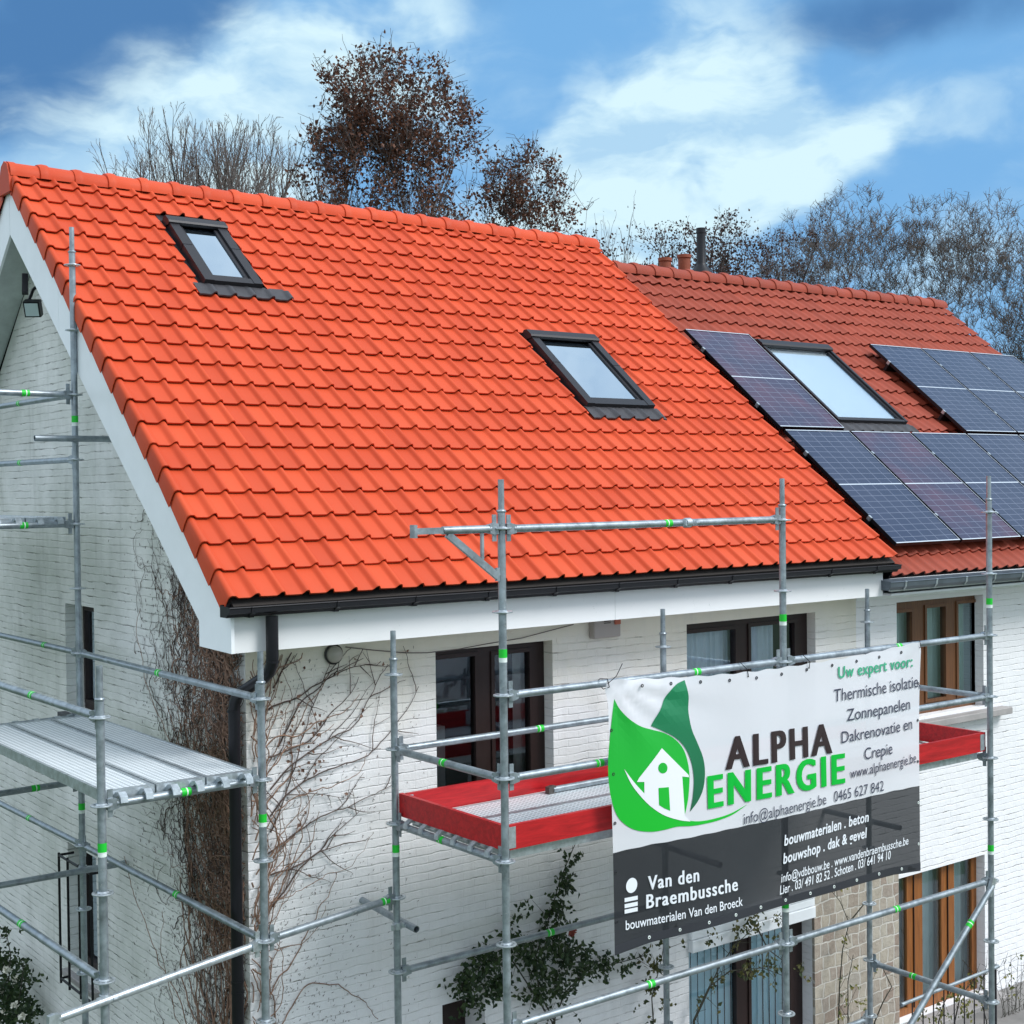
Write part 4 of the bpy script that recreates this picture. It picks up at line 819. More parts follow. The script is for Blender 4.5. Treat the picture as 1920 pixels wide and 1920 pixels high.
def lettering(body, x0, x1, z0, z1, h, material, bold=0.0, shear=0.0, lift=.0075, name='lettering', fat=0.0):
    c = bpy.data.curves.new('text', 'FONT'); c.body = body; c.offset = bold; c.shear = shear; c.resolution_u = 4
    if fat: c.space_character = 1.0+fat*5
    o = bpy.data.objects.new('text', c); C.objects.link(o); me = o.to_mesh()
    V = np.array([v.co[:] for v in me.vertices]); Fc = [tuple(p.vertices) for p in me.polygons]
    o.to_mesh_clear(); bpy.data.objects.remove(o); bpy.data.curves.remove(c)
    a, b = V[:, 0].min(), V[:, 0].max(); m = MB(); f_ = fat*h
    for i, dx in enumerate((0,) if not fat else (-f_, -f_/3, f_/3, f_)):
        vs = []
        for x, y, _ in V:
            k = (x-a)/(b-a); X = x0+abs(f_)+(x1-x0-2*abs(f_))*k+dx; Z = z0+(z1-z0)*k+y*h/CAPH; X, Z = bpos(X, Z); vs.append((X, by(X, Z)-lift-.0004*i, Z))
        m.add(vs, Fc)
    return m.build(name, material, ban)
NAVY = mat('ink_navy', (.045, .050, .085), .5); TEAL = mat('ink_teal', (.06, .42, .24), .5); BROWN = mat('ink_brown_black', (.030, .016, .018), .45)
INKG = mat('ink_green', (.004, .46, .045), .5, spec=.2); INKW = mat('ink_white', (.80, .83, .88), .5)
lettering('Uw expert voor:', 3.804, 4.673, 3.884, 3.894, .082, TEAL, .010, fat=.022)
lettering('Thermische isolatie,', 3.762, 4.762, 3.716, 3.731, .090, NAVY); lettering('Zonnepanelen', 3.899, 4.636, 3.562, 3.571, .086, NAVY)
lettering('Dakrenovatie en', 3.841, 4.657, 3.406, 3.419, .084, NAVY); lettering('Crepie', 4.087, 4.404, 3.255, 3.262, .085, NAVY)
lettering('www.alphaenergie.be', 3.934, 4.697, 3.136, 3.159, .072, NAVY)
lettering('ALPHA', 2.630, 3.742, 3.376, 3.350, .211, BROWN, .012, fat=.05); lettering('ENERGIE', 2.458, 3.878, 3.138, 3.115, .211, INKG, .012, fat=.05)
lettering('info@alphaenergie.be   0465 627 842', 2.802, 4.300, 2.977, 2.997, .076, NAVY, -.004)
lettering('bouwmaterialen . beton', 3.202, 4.132, 2.764, 2.791, .073, INKW, .014, .12, fat=.014); lettering('bouwshop . dak & gevel', 3.191, 4.111, 2.638, 2.675, .073, INKW, .014, .12, fat=.014)
lettering('info@vdbbouw.be . www.vandenbraembussche.be', 3.171, 4.582, 2.510, 2.549, .060, INKW, .006, .12); lettering('Lier . 03/ 491 82 52 . Schoten . 03/ 641 94 10', 3.157, 4.378, 2.427, 2.472, .062, INKW, .008, .12)
lettering('Van den', 1.918, 2.358, 2.688, 2.672, .088, INKW, .008, fat=.03); lettering('Braembussche', 1.904, 2.727, 2.570, 2.542, .088, INKW, .008, fat=.03); lettering('bouwmaterialen Van den Broeck', 1.733, 2.772, 2.463, 2.429, .060, INKW, .008)
def bz(X, Y): p = at_y(1120+X/3, 1180+Y/3, BY); return p.x, p.z
def smoothpoly(pts, n=5):
    out = []; N = len(pts)      # Catmull-Rom through the points; a point given as a 3-tuple is a sharp corner
    for i in range(N):
        p0, p1, p2, p3 = pts[i-1], pts[i], pts[(i+1) % N], pts[(i+2) % N]
        s1, s2 = len(p1) > 2, len(p2) > 2
        m1 = ((p2[0]-p1[0]), (p2[1]-p1[1])) if s1 else ((p2[0]-p0[0])/2, (p2[1]-p0[1])/2)
        m2 = ((p2[0]-p1[0]), (p2[1]-p1[1])) if s2 else ((p3[0]-p1[0])/2, (p3[1]-p1[1])/2)
        for k in range(n):
            t = k/n; h = (2*t**3-3*t*t+1, t**3-2*t*t+t, -2*t**3+3*t*t, t**3-t*t)
            out.append((h[0]*p1[0]+h[1]*m1[0]+h[2]*p2[0]+h[3]*m2[0], h[0]*p1[1]+h[1]*m1[1]+h[2]*p2[1]+h[3]*m2[1]))
    return out
def emblem(pts, material, lift, name, sm=True):
    import mathutils.geometry as mg
    P = [bz(x, y) for x, y in (smoothpoly(pts) if sm else [q[:2] for q in pts])]
    # fine triangles, so that the print follows the cloth
    tri = mg.delaunay_2d_cdt([Vector(p) for p in P]+[Vector((a, b)) for a in np.arange(1.6, 2.7, .05) for b in np.arange(2.9, 4.05, .05)], [(i, (i+1) % len(P)) for i in range(len(P))], [tuple(range(len(P)))], 1, 1e-5)
    us = sorted({i for f in tri[2] for i in f}); ix = {i: k for k, i in enumerate(us)}
    m = MB(); m.add([(tri[0][i].x, by(*tri[0][i])-lift, tri[0][i].y) for i in us], [tuple(ix[i] for i in f) for f in tri[2]]); return m.build(name, material, ban)
def grad(name, c0, c1, z0, z1):     # printed colour fade of the emblem
    M = mat(name, c0, .45); t, b = parts_of(M); s = nd(t, 'ShaderNodeSeparateXYZ', {0: nd(t, 'ShaderNodeTexCoord').outputs['Object']})
    t.links.new(mixc(t, nd(t, 'ShaderNodeMapRange', {0: s.outputs[2], 1: z0, 2: z1}).outputs[0], c0, c1), b.inputs['Base Color']); return M
LG1 = grad('leaf_light_green', (.004, .50, .020), (.010, .40, .04), .5, 1.5); LG2 = grad('leaf_dark_green', (.008, .10, .045), (.012, .22, .09), .7, 1.65)
emblem([(97, 392, 1), (125, 450), (175, 505), (240, 545), (310, 565), (375, 583), (435, 618), (480, 672), (503, 740), (512, 810), (510, 880), (500, 965), (481, 1045, 1), (500, 1073, 1), (560, 1077), (640, 1065), (740, 1035), (838, 982, 1), (760, 1037), (680, 1070), (600, 1090), (520, 1103), (440, 1107), (370, 1125), (300, 1137), (220, 1130), (160, 1100), (115, 1050), (85, 970), (68, 880), (60, 760), (65, 640), (80, 500)], LG1, .0035, 'light_leaf')
emblem([(148, 785, 1), (170, 815), (210, 868), (258, 922, 1), (258, 857, 1), (218, 857, 1), (229, 835, 1), (357, 667, 1), (507, 818, 1), (508, 830, 1), (470, 826, 1), (481, 1045, 1), (512, 1078, 1), (450, 1070), (370, 1045), (300, 1000), (240, 940), (188, 870)], mat('emblem_white', (.82, .83, .87), .45), .0055, 'house_emblem')
emblem([(335, 890, 1), (392, 885, 1), (398, 1017, 1), (365, 1003, 1), (338, 985, 1)], LG1, .0075, 'emblem_door', sm=False)
emblem([(360+26*math.cos(a*.314), 778+30*math.sin(a*.314)) for a in range(20)], LG1, .0075, 'emblem_window', sm=False)
emblem([(492, 285, 1), (440, 312), (395, 362), (355, 440), (300, 543, 1), (370, 573), (440, 612), (490, 665), (522, 740), (536, 830), (530, 930), (512, 1023, 1), (560, 960), (590, 890), (600, 800), (590, 720), (560, 640), (527, 560), (512, 470), (512, 390), (503, 340)], LG2, .0045, 'dark_leaf')
emblem([(195+34*math.cos(a*.314), 1441-5*math.cos(a*.314)+42*math.sin(a*.314)) for a in range(20)], INKW, .004, 'round_mark', sm=False) if False else None
m = MB(); cx, cz = bz(195, 1441); m.add([(cx+.048*math.cos(a*.2618), by(cx, cz)-.005, cz+.048*math.sin(a*.2618)) for a in range(24)], [tuple(range(24))]); m.build('round_mark', INKW, ban)
for Y in (1518, 1552, 1583):
    (xa, za), (xb, zb) = bz(157, Y+7), bz(228, Y-9); m = MB(); m.add([(xa, by(xa, za)-.005, za-.013), (xb, by(xb, zb)-.005, zb-.013), (xb, by(xb, zb)-.005, zb+.013), (xa, by(xa, za)-.005, za+.013)], [(0, 1, 2, 3)]); m.build('bar_mark', INKW, ban)
EYE_D = mat('dark_eyelet', (.05, .05, .06), .4, .5)
for i in range(1, 12): 
    for v, mt in ((.975, EYE_D), (.022, STICKW)):
        x, z = bedge(i/12+.01, v); m = MB(); m.rev((x, by(x, z)-.003, z), (0, -1, 0), [(.006, 0), (.012, 0), (.011, .003), (.006, .003)], 10, closed=False); m.build('eyelet', mt, ban)
for v in (.12, .30, .48, .66, .82):
    for u, mt in ((.006, EYE_D), (.993, STICKW if v < .4 else EYE_D)):
        x, z = bedge(u, v); m = MB(); m.rev((x, by(x, z)-.003, z), (0, -1, 0), [(.006, 0), (.011, 0), (.010, .003), (.006, .003)], 10, closed=False); m.build('eyelet', mt, ban)
for (u, dx) in ((.004, .05), (.40, .0), (.60, .0), (.995, .0)):
    x, z = bedge(u, .99); m = MB(); m.path([(x, by(x, z)-.008, z-.02), (x-.005, BY-.01, z+.03), (x-.005, A[1]-.015, 4.085), (x, A[1]+.03, 4.06), (x+.01, A[1]-.03, 4.02), (x, by(x, z)-.008, z-.02)], .003, 6)
    if dx: m.path([(x-.005, BY-.01, z), (x+dx*.5, BY-.06, z+.05), (x+dx, BY-.09, z+.13)], .0025, 6)
    m.build('cable_tie', BLACK, ban)
# ------------------------------------------------------------------ plants on the walls
def segs_to_mb(m, segs, n=3):
    if not segs: return
    P = np.array([s[0] for s in segs], float); Q = np.array([s[1] for s in segs], float); r0 = np.array([s[2] for s in segs]); r1 = np.array([s[3] for s in segs])
    d = Q-P; ln = np.linalg.norm(d, axis=1, keepdims=True); d /= np.maximum(ln, 1e-9)
    ref = np.where(np.abs(d[:, 2:3]) > .9, np.array([[1., 0, 0]]), np.array([[0, 0, 1.]])); a = np.cross(d, ref); a /= np.linalg.norm(a, axis=1, keepdims=True); b = np.cross(d, a)
    vs = []
    for c, r in ((P, r0), (Q, r1)):
        for k in range(n):
            t = 2*math.pi*k/n; vs.append(c+(a*math.cos(t)+b*math.sin(t))*r[:, None])
    V = np.stack(vs, 1).reshape(-1, 3); o = len(m.v); m.v.extend(map(tuple, V))
    for i in range(len(P)):
        q = o+i*2*n
        for k in range(n): m.f.append((q+k, q+(k+1) % n, q+n+(k+1) % n, q+n+k)); m.r.append(m.rnd)
def leaf(m, p, size, rr, nrm=None, asp=.6, fold=.25):
    n = Vector((rr.gauss(0, 1), rr.gauss(0, 1), rr.gauss(0, 1))) if nrm is None else Vector(nrm)+Vector((rr.gauss(0, .5), rr.gauss(0, .5), rr.gauss(0, .5)))
    n.normalize(); a = n.orthogonal().normalized(); a = Matrix.Rotation(rr.uniform(0, 6.28), 3, n) @ a; b = n.cross(a); p = Vector(p); m.rnd = .01+.99*rr.random()
    w = size*asp*.5; f = n*(w*fold)
    m.add([p, p+a*size*.35+b*w+f, p+a*size, p+a*size*.35-b*w+f, p+a*size*.5], [(0, 4, 1), (1, 4, 2), (2, 4, 3), (3, 4, 0)])
rv = random.Random(99)
def wander(u, v, ang, length, r, step, wob, pull, P, out, dmin=.012, dmax=.05, inside=None, r1=None):
    n = max(2, int(length/step)); d = rv.uniform(dmin, dmax); p = P(u, v, -d)
    for i in range(n):
        ang += rv.gauss(0, wob); ang += (pull-ang)*.06
        u2, v2 = u+math.cos(ang)*step, v+math.sin(ang)*step; d = min(dmax, max(dmin, d+rv.gauss(0, .006)))
        if inside and not inside(u2, v2): break
        q = P(u2, v2, -d); k = 1-i/n*.6; out.append((p, q, r*k, r*(1-(i+1)/n*.6))); p, u, v = q, u2, v2
    return u, v
in_g = lambda u, v: .0 < u < 3 and 0 < v < min(4.22 + (u > .03)*99, 4.42+.82*(u-.0))
out1, out2, out3 = [], [], []
def core_edge(v): return float(np.interp(v, [.3, 1.2, 1.9, 2.6, 3.4, 4.2, 5.0], [.25, .35, .55, .80, .95, 1.0, .9]))
for _ in range(46):        # main stems running up
    v0 = rv.uniform(.1, 1.2); u0 = abs(rv.gauss(.20, .16)); wander(u0, v0, 1.55, rv.uniform(2.0, 4.5), rv.uniform(.005, .010), .04, .20, 1.62-u0*.25, GW, out1, inside=in_g)
for _ in range(620):       # dense tangle
    v0 = rv.betavariate(2.6, 1.5)*4.0+.7; e = core_edge(v0); u0 = min(abs(rv.gauss(0, .5)), 1.0)*e
    if v0 < 2.2 and rv.random() < .7: continue
    wander(u0, v0, rv.uniform(-.6, 3.6), rv.uniform(.25, 1.0), rv.uniform(.0022, .0050), .028, .62, 1.5, GW, rv.choice((out1, out1, out2)), .01, .09, inside=in_g)
for _ in range(260):
    v0 = rv.uniform(2.1, 4.4); wander(min(abs(rv.gauss(0, .32)), .9)*core_edge(v0), v0, rv.uniform(-.6, 3.6), rv.uniform(.3, .9), rv.uniform(.0035, .0062), .030, .58, 1.5, GW, out1, .01, .10, inside=in_g)
for _ in range(230):       # darker thin strands on the outer side
    v0 = rv.uniform(.6, 4.6); e = core_edge(v0); u0 = e+rv.gauss(0.02, .20); wander(max(.02, u0), v0, rv.uniform(.8, 2.4), rv.uniform(.3, 1.6), rv.uniform(.002, .0050), .03, .42, 1.65, GW, out2, .008, .02, inside=in_g)
for _ in range(150):
    v0 = rv.uniform(1.0, 5.2); u0 = core_edge(v0)+abs(rv.gauss(.2, .4)); wander(u0, v0, rv.uniform(0, 3.1), rv.uniform(.10, .5), rv.uniform(.0015, .003), .025, .5, 1.4, GW, out2, .006, .012, inside=in_g)
for _ in range(4200):      # rootlet scars left on the paint
    v0 = rv.uniform(.3, 5.2); u0 = abs(rv.gauss(0, .62))+.05+rv.choice((0, .5))
    if in_g(u0, v0) and not (GU[0] < u0 < GU[1]): a = rv.gauss(1.5, .8); l = rv.uniform(.006, .026); out2.append((GW(u0, v0, -.004), GW(u0+math.cos(a)*l, v0+math.sin(a)*l, -.004), rv.uniform(.0016, .003), .0014))
vine = thing('dry_vine', (-.05, .3, 0), 'leafless brown climbing vine matted over the house corner behind the downpipe', 'vine')
m = MB(); segs_to_mb(m, out1, 4)
fr1, fr2 = [], []
FIN = lambda u, v: 0 < u < 1.5 and .1 < v < 4.2
for _ in range(85): wander(rv.uniform(.0, .13), rv.uniform(1.2, 4.0), 1.5, rv.uniform(.3, 1.4), rv.uniform(.003, .007), .035, .28, 1.5, FW, fr1, .01, .07, inside=FIN)
LVS = MB()
def spread(u, v, ang, length, r, lev):
    n = int(length/.045); p = FW(u, v, -.018)
    for i in range(n):
        ang += rv.gauss(0, .13)+.004; u += math.cos(ang)*.045; v += math.sin(ang)*.045
        if not FIN(u, v): return
        q = FW(u, v, -.014-rv.random()*.012); k = 1-.7*i/n; fr2.append((p, q, r*k, r*k*.95)); p = q
        if lev < 3 and rv.random() < (.17 if lev == 0 else .11): spread(u, v, ang+rv.choice((-1, 1))*rv.uniform(.4, 1.1), length*rv.uniform(.25, .6)*(1-.5*i/n), r*.6, lev+1)
        if rv.random() < .03+.03*(lev > 1): leaf(LVS, (u, -.03, v), rv.uniform(.018, .034), rv, (0, -1, 0), .7, .6)
for (px, py, a, l) in ((505, 1560, 1.05, 1.3), (505, 1480, .75, 1.3), (500, 1600, .45, 1.1), (520, 1400, 1.0, .9), (505, 1530, .9, 1.5), (500, 1330, .5, .9), (510, 1290, .85, .7), (505, 1640, .25, .8), (500, 1420, .25, .9), (510, 1700, .8, .9)):
    q = at_y(px, py, 0); spread(max(.03, q.x), q.z, a, l, .0075, 0)
for _ in range(1100):
    u0, v0 = abs(rv.gauss(0, .55))+.1, rv.uniform(1.2, 4.15)
    if u0 < 1.45: a = rv.gauss(1.0, .6); l = rv.uniform(.006, .02); fr2.append((FW(u0, v0, -.004), FW(u0+math.cos(a)*l, v0+math.sin(a)*l, -.004), .002, .0016))
for _ in range(70):
    u0 = rv.gauss(.38, .13); v0 = rv.gauss(3.62, .22)
    if v0 < 4.1 and u0 > .1: leaf(LVS, (u0, -.03-rv.random()*.03, v0), rv.uniform(.02, .042), rv, (0, -1, 0), .7, .6)
segs_to_mb(m, fr1, 4); m.build('stem', VINE, vine)
m = MB(); segs_to_mb(m, out2, 3); segs_to_mb(m, fr2, 3); m.build('tendril', VINED, vine); LVS.build('dry_foliage', DRYLEAF, vine)
def rose(name, label, cat, stems, blobs, leafmat, y0=-.08, size=.05, dens=1.0, stem_r=.008, seed=0, blooms=(), bloom_m=None, group=None, plane=None):
    rr = random.Random(seed); P = plane or (lambda px, py, y: at_y(px, py, y)); o = None
    base = P(*stems[0][0], y0); o = thing(name, (base.x, base.y, 0), label, cat, group); m = MB(); sg = []; lf = MB()
    def cluster(c):
        ax = Vector((rr.gauss(0, 1), rr.gauss(-.4, .5), rr.gauss(-.2, .8))).normalized()
        for i in range(rr.randint(3, 6)): leaf(lf, c+ax*(i*size*.4)+Vector((rr.gauss(0, .3), rr.gauss(0, .2), rr.gauss(0, .3)))*size, size*rr.uniform(.6, 1.15), rr, (.0, -1, .35), .62, .35)
    for st in stems:
        pts = [P(a, b, y0-.03*math.sin(i)) for i, (a, b) in enumerate(st)]
        q = pts[-1] if False else None
        if st[0][1] > 1890 and plane is None: pts.insert(0, Vector((pts[0].x, pts[0].y, 0.0)))
        m.path(pts, stem_r, 6, stem_r*.35)
        for a, b in zip(pts[1:], pts[2:]):
            L_ = (b-a).length
            for k in range(int(L_/.05)):
                c = a.lerp(b, rr.random()); e = c+Vector((rr.gauss(0, .08), rr.gauss(-.02, .03), rr.gauss(.02, .08))); sg.append((c, e, .0025, .0015))
                if rr.random() < .5*dens: cluster(e)
    for (px, py, rad) in blobs:
        c = P(px, py, y0); k = rad/300.0
        for _ in range(int(dens*rad*rad/28)):
            v = Vector((rr.gauss(0, .5), rr.gauss(-.3, .35), rr.gauss(0, .5)))*k; e = c+v
            if plane is None and e.y > -.015: e.y = -.02
            cluster(e)
            if rr.random() < .3: sg.append((c+v*.3, e, .003, .0015))
    segs_to_mb(m, sg, 3); m.build('stem', ROSESTEM, o); lf.build('foliage', leafmat, o)
    for (px, py, rad) in blooms:
        c = P(px, py, y0-.06); b_ = MB()
        for i in range(16): leaf(b_, c+Vector((rr.gauss(0, .2), rr.gauss(0, .2), rr.gauss(0, .2)))*rad, rad*1.3, rr, None, .9, .5)
        b_.build('bloom', bloom_m, o)
    return o
REDF = mat('faded_red_bloom', (.28, .06, .04), .7); WHF = mat('white_bloom', (.72, .70, .60), .7)
rose('climbing_rose', 'dark green climbing rose on the white wall below the red toe boards', 'rose bush', [[(1040, 1915), (1010, 1860), (1005, 1790), (1030, 1720), (1050, 1650), (1075, 1590), (1088, 1565)], [(1038, 1916), (1060, 1860), (1100, 1820), (1180, 1800), (1215, 1790)], [(1036, 1917), (960, 1800), (900, 1800), (860, 1860)]],
     [(870, 1835, 38), (905, 1800, 36), (960, 1770, 36), (930, 1845, 40), (880, 1880, 26), (1000, 1800, 34), (1030, 1760, 36), (1040, 1700, 24), (1028, 1725, 26), (1050, 1660, 20), (1060, 1640, 17), (1072, 1605, 14), (1060, 1790, 38), (1040, 1840, 36), (1090, 1815, 26), (960, 1720, 14), (975, 1700, 12), (1105, 1785, 16), (1130, 1812, 20), (1165, 1812, 17), (1000, 1860, 26)], ROSELEAF, seed=31, dens=.85, blooms=[(1074, 1748, .03)], bloom_m=REDF)
rose('window_rose', 'sparse yellowing rose trained round the ground floor window with blinds', 'rose bush', [[(1225, 1916), (1222, 1870), (1240, 1800), (1250, 1740)], [(1300, 1914), (1330, 1850), (1370, 1820), (1430, 1815), (1470, 1830)], [(1302, 1915), (1350, 1810), (1380, 1770), (1420, 1735)], [(1420, 1740), (1440, 1780), (1480, 1810)]],
     [(1222, 1815, 22), (1215, 1855, 24), (1235, 1800, 16), (1385, 1745, 22), (1410, 1728, 22), (1450, 1728, 16), (1330, 1755, 15), (1395, 1815, 24), (1440, 1800, 22), (1345, 1845, 14), (1375, 1770, 12), (1460, 1760, 11), (1495, 1820, 15), (1240, 1880, 16), (1225, 1765, 12)], leafm('olive_leaf', (.02, .04, .012), (.12, .11, .03), .5, .15), seed=32, dens=.5, y0=-.12)
rose('stone_climber', 'bare dark climber on the beige stone panel', 'climber', [[(1572, 1916), (1574, 1850), (1580, 1780), (1592, 1730), (1575, 1690), (1560, 1672)], [(1640, 1916), (1655, 1880), (1672, 1850), (1655, 1815), (1635, 1800)], [(1590, 1916), (1590, 1840), (1600, 1790)], [(1592, 1730), (1620, 1695), (1640, 1690)]], [(1575, 1665, 12), (1600, 1850, 16), (1580, 1760, 12), (1610, 1880, 18), (1570, 1900, 16), (1640, 1820, 9)], YELLEAF, seed=33, dens=.4, y0=-.14, size=.04)
rose('terrace_shrub', 'brownish shrub in front of the french door, behind the diagonal tube', 'shrub', [[(1790, 1916), (1800, 1870), (1830, 1830), (1805, 1800)], [(1850, 1916), (1835, 1860), (1850, 1810)], [(1760, 1916), (1770, 1880), (1790, 1850)]], [(1780, 1860, 22), (1820, 1840, 24), (1800, 1890, 28), (1760, 1895, 22), (1840, 1880, 22), (1720, 1905, 20)], YELLEAF, seed=34, dens=.55, y0=-.75, size=.04)
rose('twiggy_shrub', 'grey leafless twiggy shrub against the white neighbour wall', 'shrub', [[(1900+dx, 1916), (1900+dx*1.6, 1850), (1900+dx*2.3, 1790+abs(dx))] for dx in (-14, -8, -2, 4, 9, 15, 20)]+[[(1890+dx, 1916), (1888+dx*2, 1880), (1880+dx*3, 1840)] for dx in (-5, 2, 8)], [(1905, 1880, 10)], YELLEAF, seed=35, dens=.10, y0=-.45, stem_r=.004)
rose('white_flower_bush', 'dark green bush with small white flowers at the foot of the gable wall', 'bush', [[(10, 1910), (15, 1860), (20, 1790), (10, 1740)], [(30, 1910), (40, 1850), (45, 1800)], [(0, 1910), (-10, 1830), (0, 1760)]], [(5, 1800, 34), (15, 1850, 44), (30, 1890, 40), (40, 1840, 26), (0, 1890, 50), (-20, 1830, 50), (45, 1900, 30), (5, 1745, 16), (38, 1800, 14)], ROSELEAF, seed=36, dens=.9, y0=-.25,
     blooms=[(12, 1820, .035), (27, 1838, .032), (8, 1898, .035), (28, 1885, .03), (42, 1905, .035), (2, 1858, .025), (30, 1832, .02)], bloom_m=WHF, plane=lambda px, py, y: at_x(px, py, y))
# handrail at the terrace
hr = thing('handrail', (6.9, -.85, 0), 'thin grey metal handrail before the french door', 'railing')
a, b = at_y(1690, 1884, -.85), at_y(1872, 1812, -.85); m = MB(); m.tube(a, b, .016, 10); m.tube(b, (b.x, b.y+.10, b.z), .016, 10); m.build('rail', GALV, hr)
m = MB(); m.tube((b.x-.05, b.y, 0), (b.x-.05, b.y, b.z-.01), .013, 10); m.build('post', ANTHR, hr)
for i in range(1, 9):
    p = a.lerp(b, i/9.5); m = MB(); m.tube((p.x, p.y, 0), (p.x, p.y, p.z-.01), .006, 8); m.build('baluster', ANTHR, hr)
# ------------------------------------------------------------------ trees behind the houses
def grow(seed, h, lean, kind):
    rr = random.Random(seed); S = [[], [], []]; LF = []
    def rv3(s): return Vector((rr.gauss(0, s), rr.gauss(0, s), rr.gauss(0, s)))
    def br(p, d, Ln, r, lev, maxlev):
        n = max(3, int(Ln/(.55, .40, .26, .16, .12)[lev])); st = Ln/n
        for i in range(n):
            d = (d+rv3((.05, .10, .14, .17, .2)[lev])+Vector((0, 0, kind['trop']*(.5 if lev < 2 else 1)))).normalized(); q = p+d*st
            r1 = max(.0035, r*(1-.78*(i+1)/n)) if lev else r*(1-.5*(i+1)/n); r0 = max(.0035, r*(1-.78*i/n)) if lev else r*(1-.5*i/n)
            S[0 if lev == 0 else 1 if lev < 2 else 2].append((tuple(p), tuple(q), r0, r1)); p = q; fr = (i+1)/n
            if lev < maxlev and fr > (kind['clear'] if lev == 0 else .22):
                k = kind['kids'][lev]
                for _ in range(int(k)+(rr.random() < k-int(k))):
                    a = math.radians(rr.uniform(*kind['ang'])); ax = d.orthogonal().normalized(); ax = Matrix.Rotation(rr.uniform(0, 6.283), 3, d) @ ax
                    nd_ = Matrix.Rotation(a, 3, ax) @ d
                    br(p, nd_, (Ln*kind['ratio'] if lev else h*kind['limb'])*rr.uniform(.6, 1.1)*(1-.55*fr if lev == 0 and kind['clear'] < .9 else 1-.35*fr), r1*.62, lev+1, maxlev)
            if kind['leaf'] and lev >= 2 and rr.random() < kind['leaf']:
                for _ in range(kind['lpc']): LF.append(p+rv3(.10))
    if kind.get('fan'):
        n_, amin, amax = kind['fan']; hf = h*kind['fork']; p = Vector((0, 0, 0)); r = kind['r']*h; d = Vector((lean[0], lean[1], 1)).normalized()
        for i in range(8): q = p+(d+rv3(.03))*(hf/8); S[0].append((tuple(p), tuple(q), r*(1-.04*i), r*(1-.04*(i+1)))); p = q
        for i in range(n_):
            a = math.radians(amin+(amax-amin)*((i+.5)/n_)**.7); ph = i*2.4+rr.uniform(-.3, .3); dd = Vector((math.sin(a)*math.cos(ph), math.sin(a)*math.sin(ph), math.cos(a)))
            br(p-d*hf*.25*rr.random(), dd, (h-hf)*rr.uniform(.82, 1.0)*(1-.25*i/n_), r*(.55-.2*i/n_), 1, 4)
        return S, LF
    br(Vector((0, 0, 0)), Vector((lean[0], lean[1], 1)).normalized(), h*kind['trunk'], kind['r']*h, 0, 4 if kind.get('fine') else 3)
    return S, LF
OAK = dict(pct=99.3, trop=.05, clear=.26, kids=(2.6, 1.4, 1.15, .7), ang=(18, 46), ratio=.52, limb=.50, leaf=.50, lpc=3, trunk=.72, r=.012, fine=1)
BARE = dict(pct=96, trop=.10, clear=.30, kids=(2.1, 1.3, 1.15, .8), ang=(12, 36), ratio=.52, limb=.42, leaf=0, lpc=0, trunk=.80, r=.008, fine=1)
BARES = dict(BARE, leaf=.03, lpc=1)
OAKF = dict(OAK, fan=(15, 1, 10.5), fork=.36, kids=(2, 1.35, 1.15, .8), ratio=.25, ang=(22, 50), trop=.03, leaf=.62, lpc=6)
BAREF = dict(BARE, fan=(10, 1.5, 11), fork=.42, kids=(2, 1.3, 1.15, .9), ratio=.28, ang=(20, 46), trop=.05, pct=99, leaf=.02, lpc=1)
PURP = dict(pct=98.5, trop=.06, clear=.2, kids=(2.2, 1.3, 1.1, .7), ang=(20, 50), ratio=.5, limb=.44, leaf=.40, lpc=3, trunk=.75, r=.010, fine=1)
THIN = dict(trop=.16, clear=.2, kids=(1.8, 1.1, .8), ang=(10, 30), ratio=.5, limb=.38, leaf=.12, lpc=1, trunk=.85, r=.005)
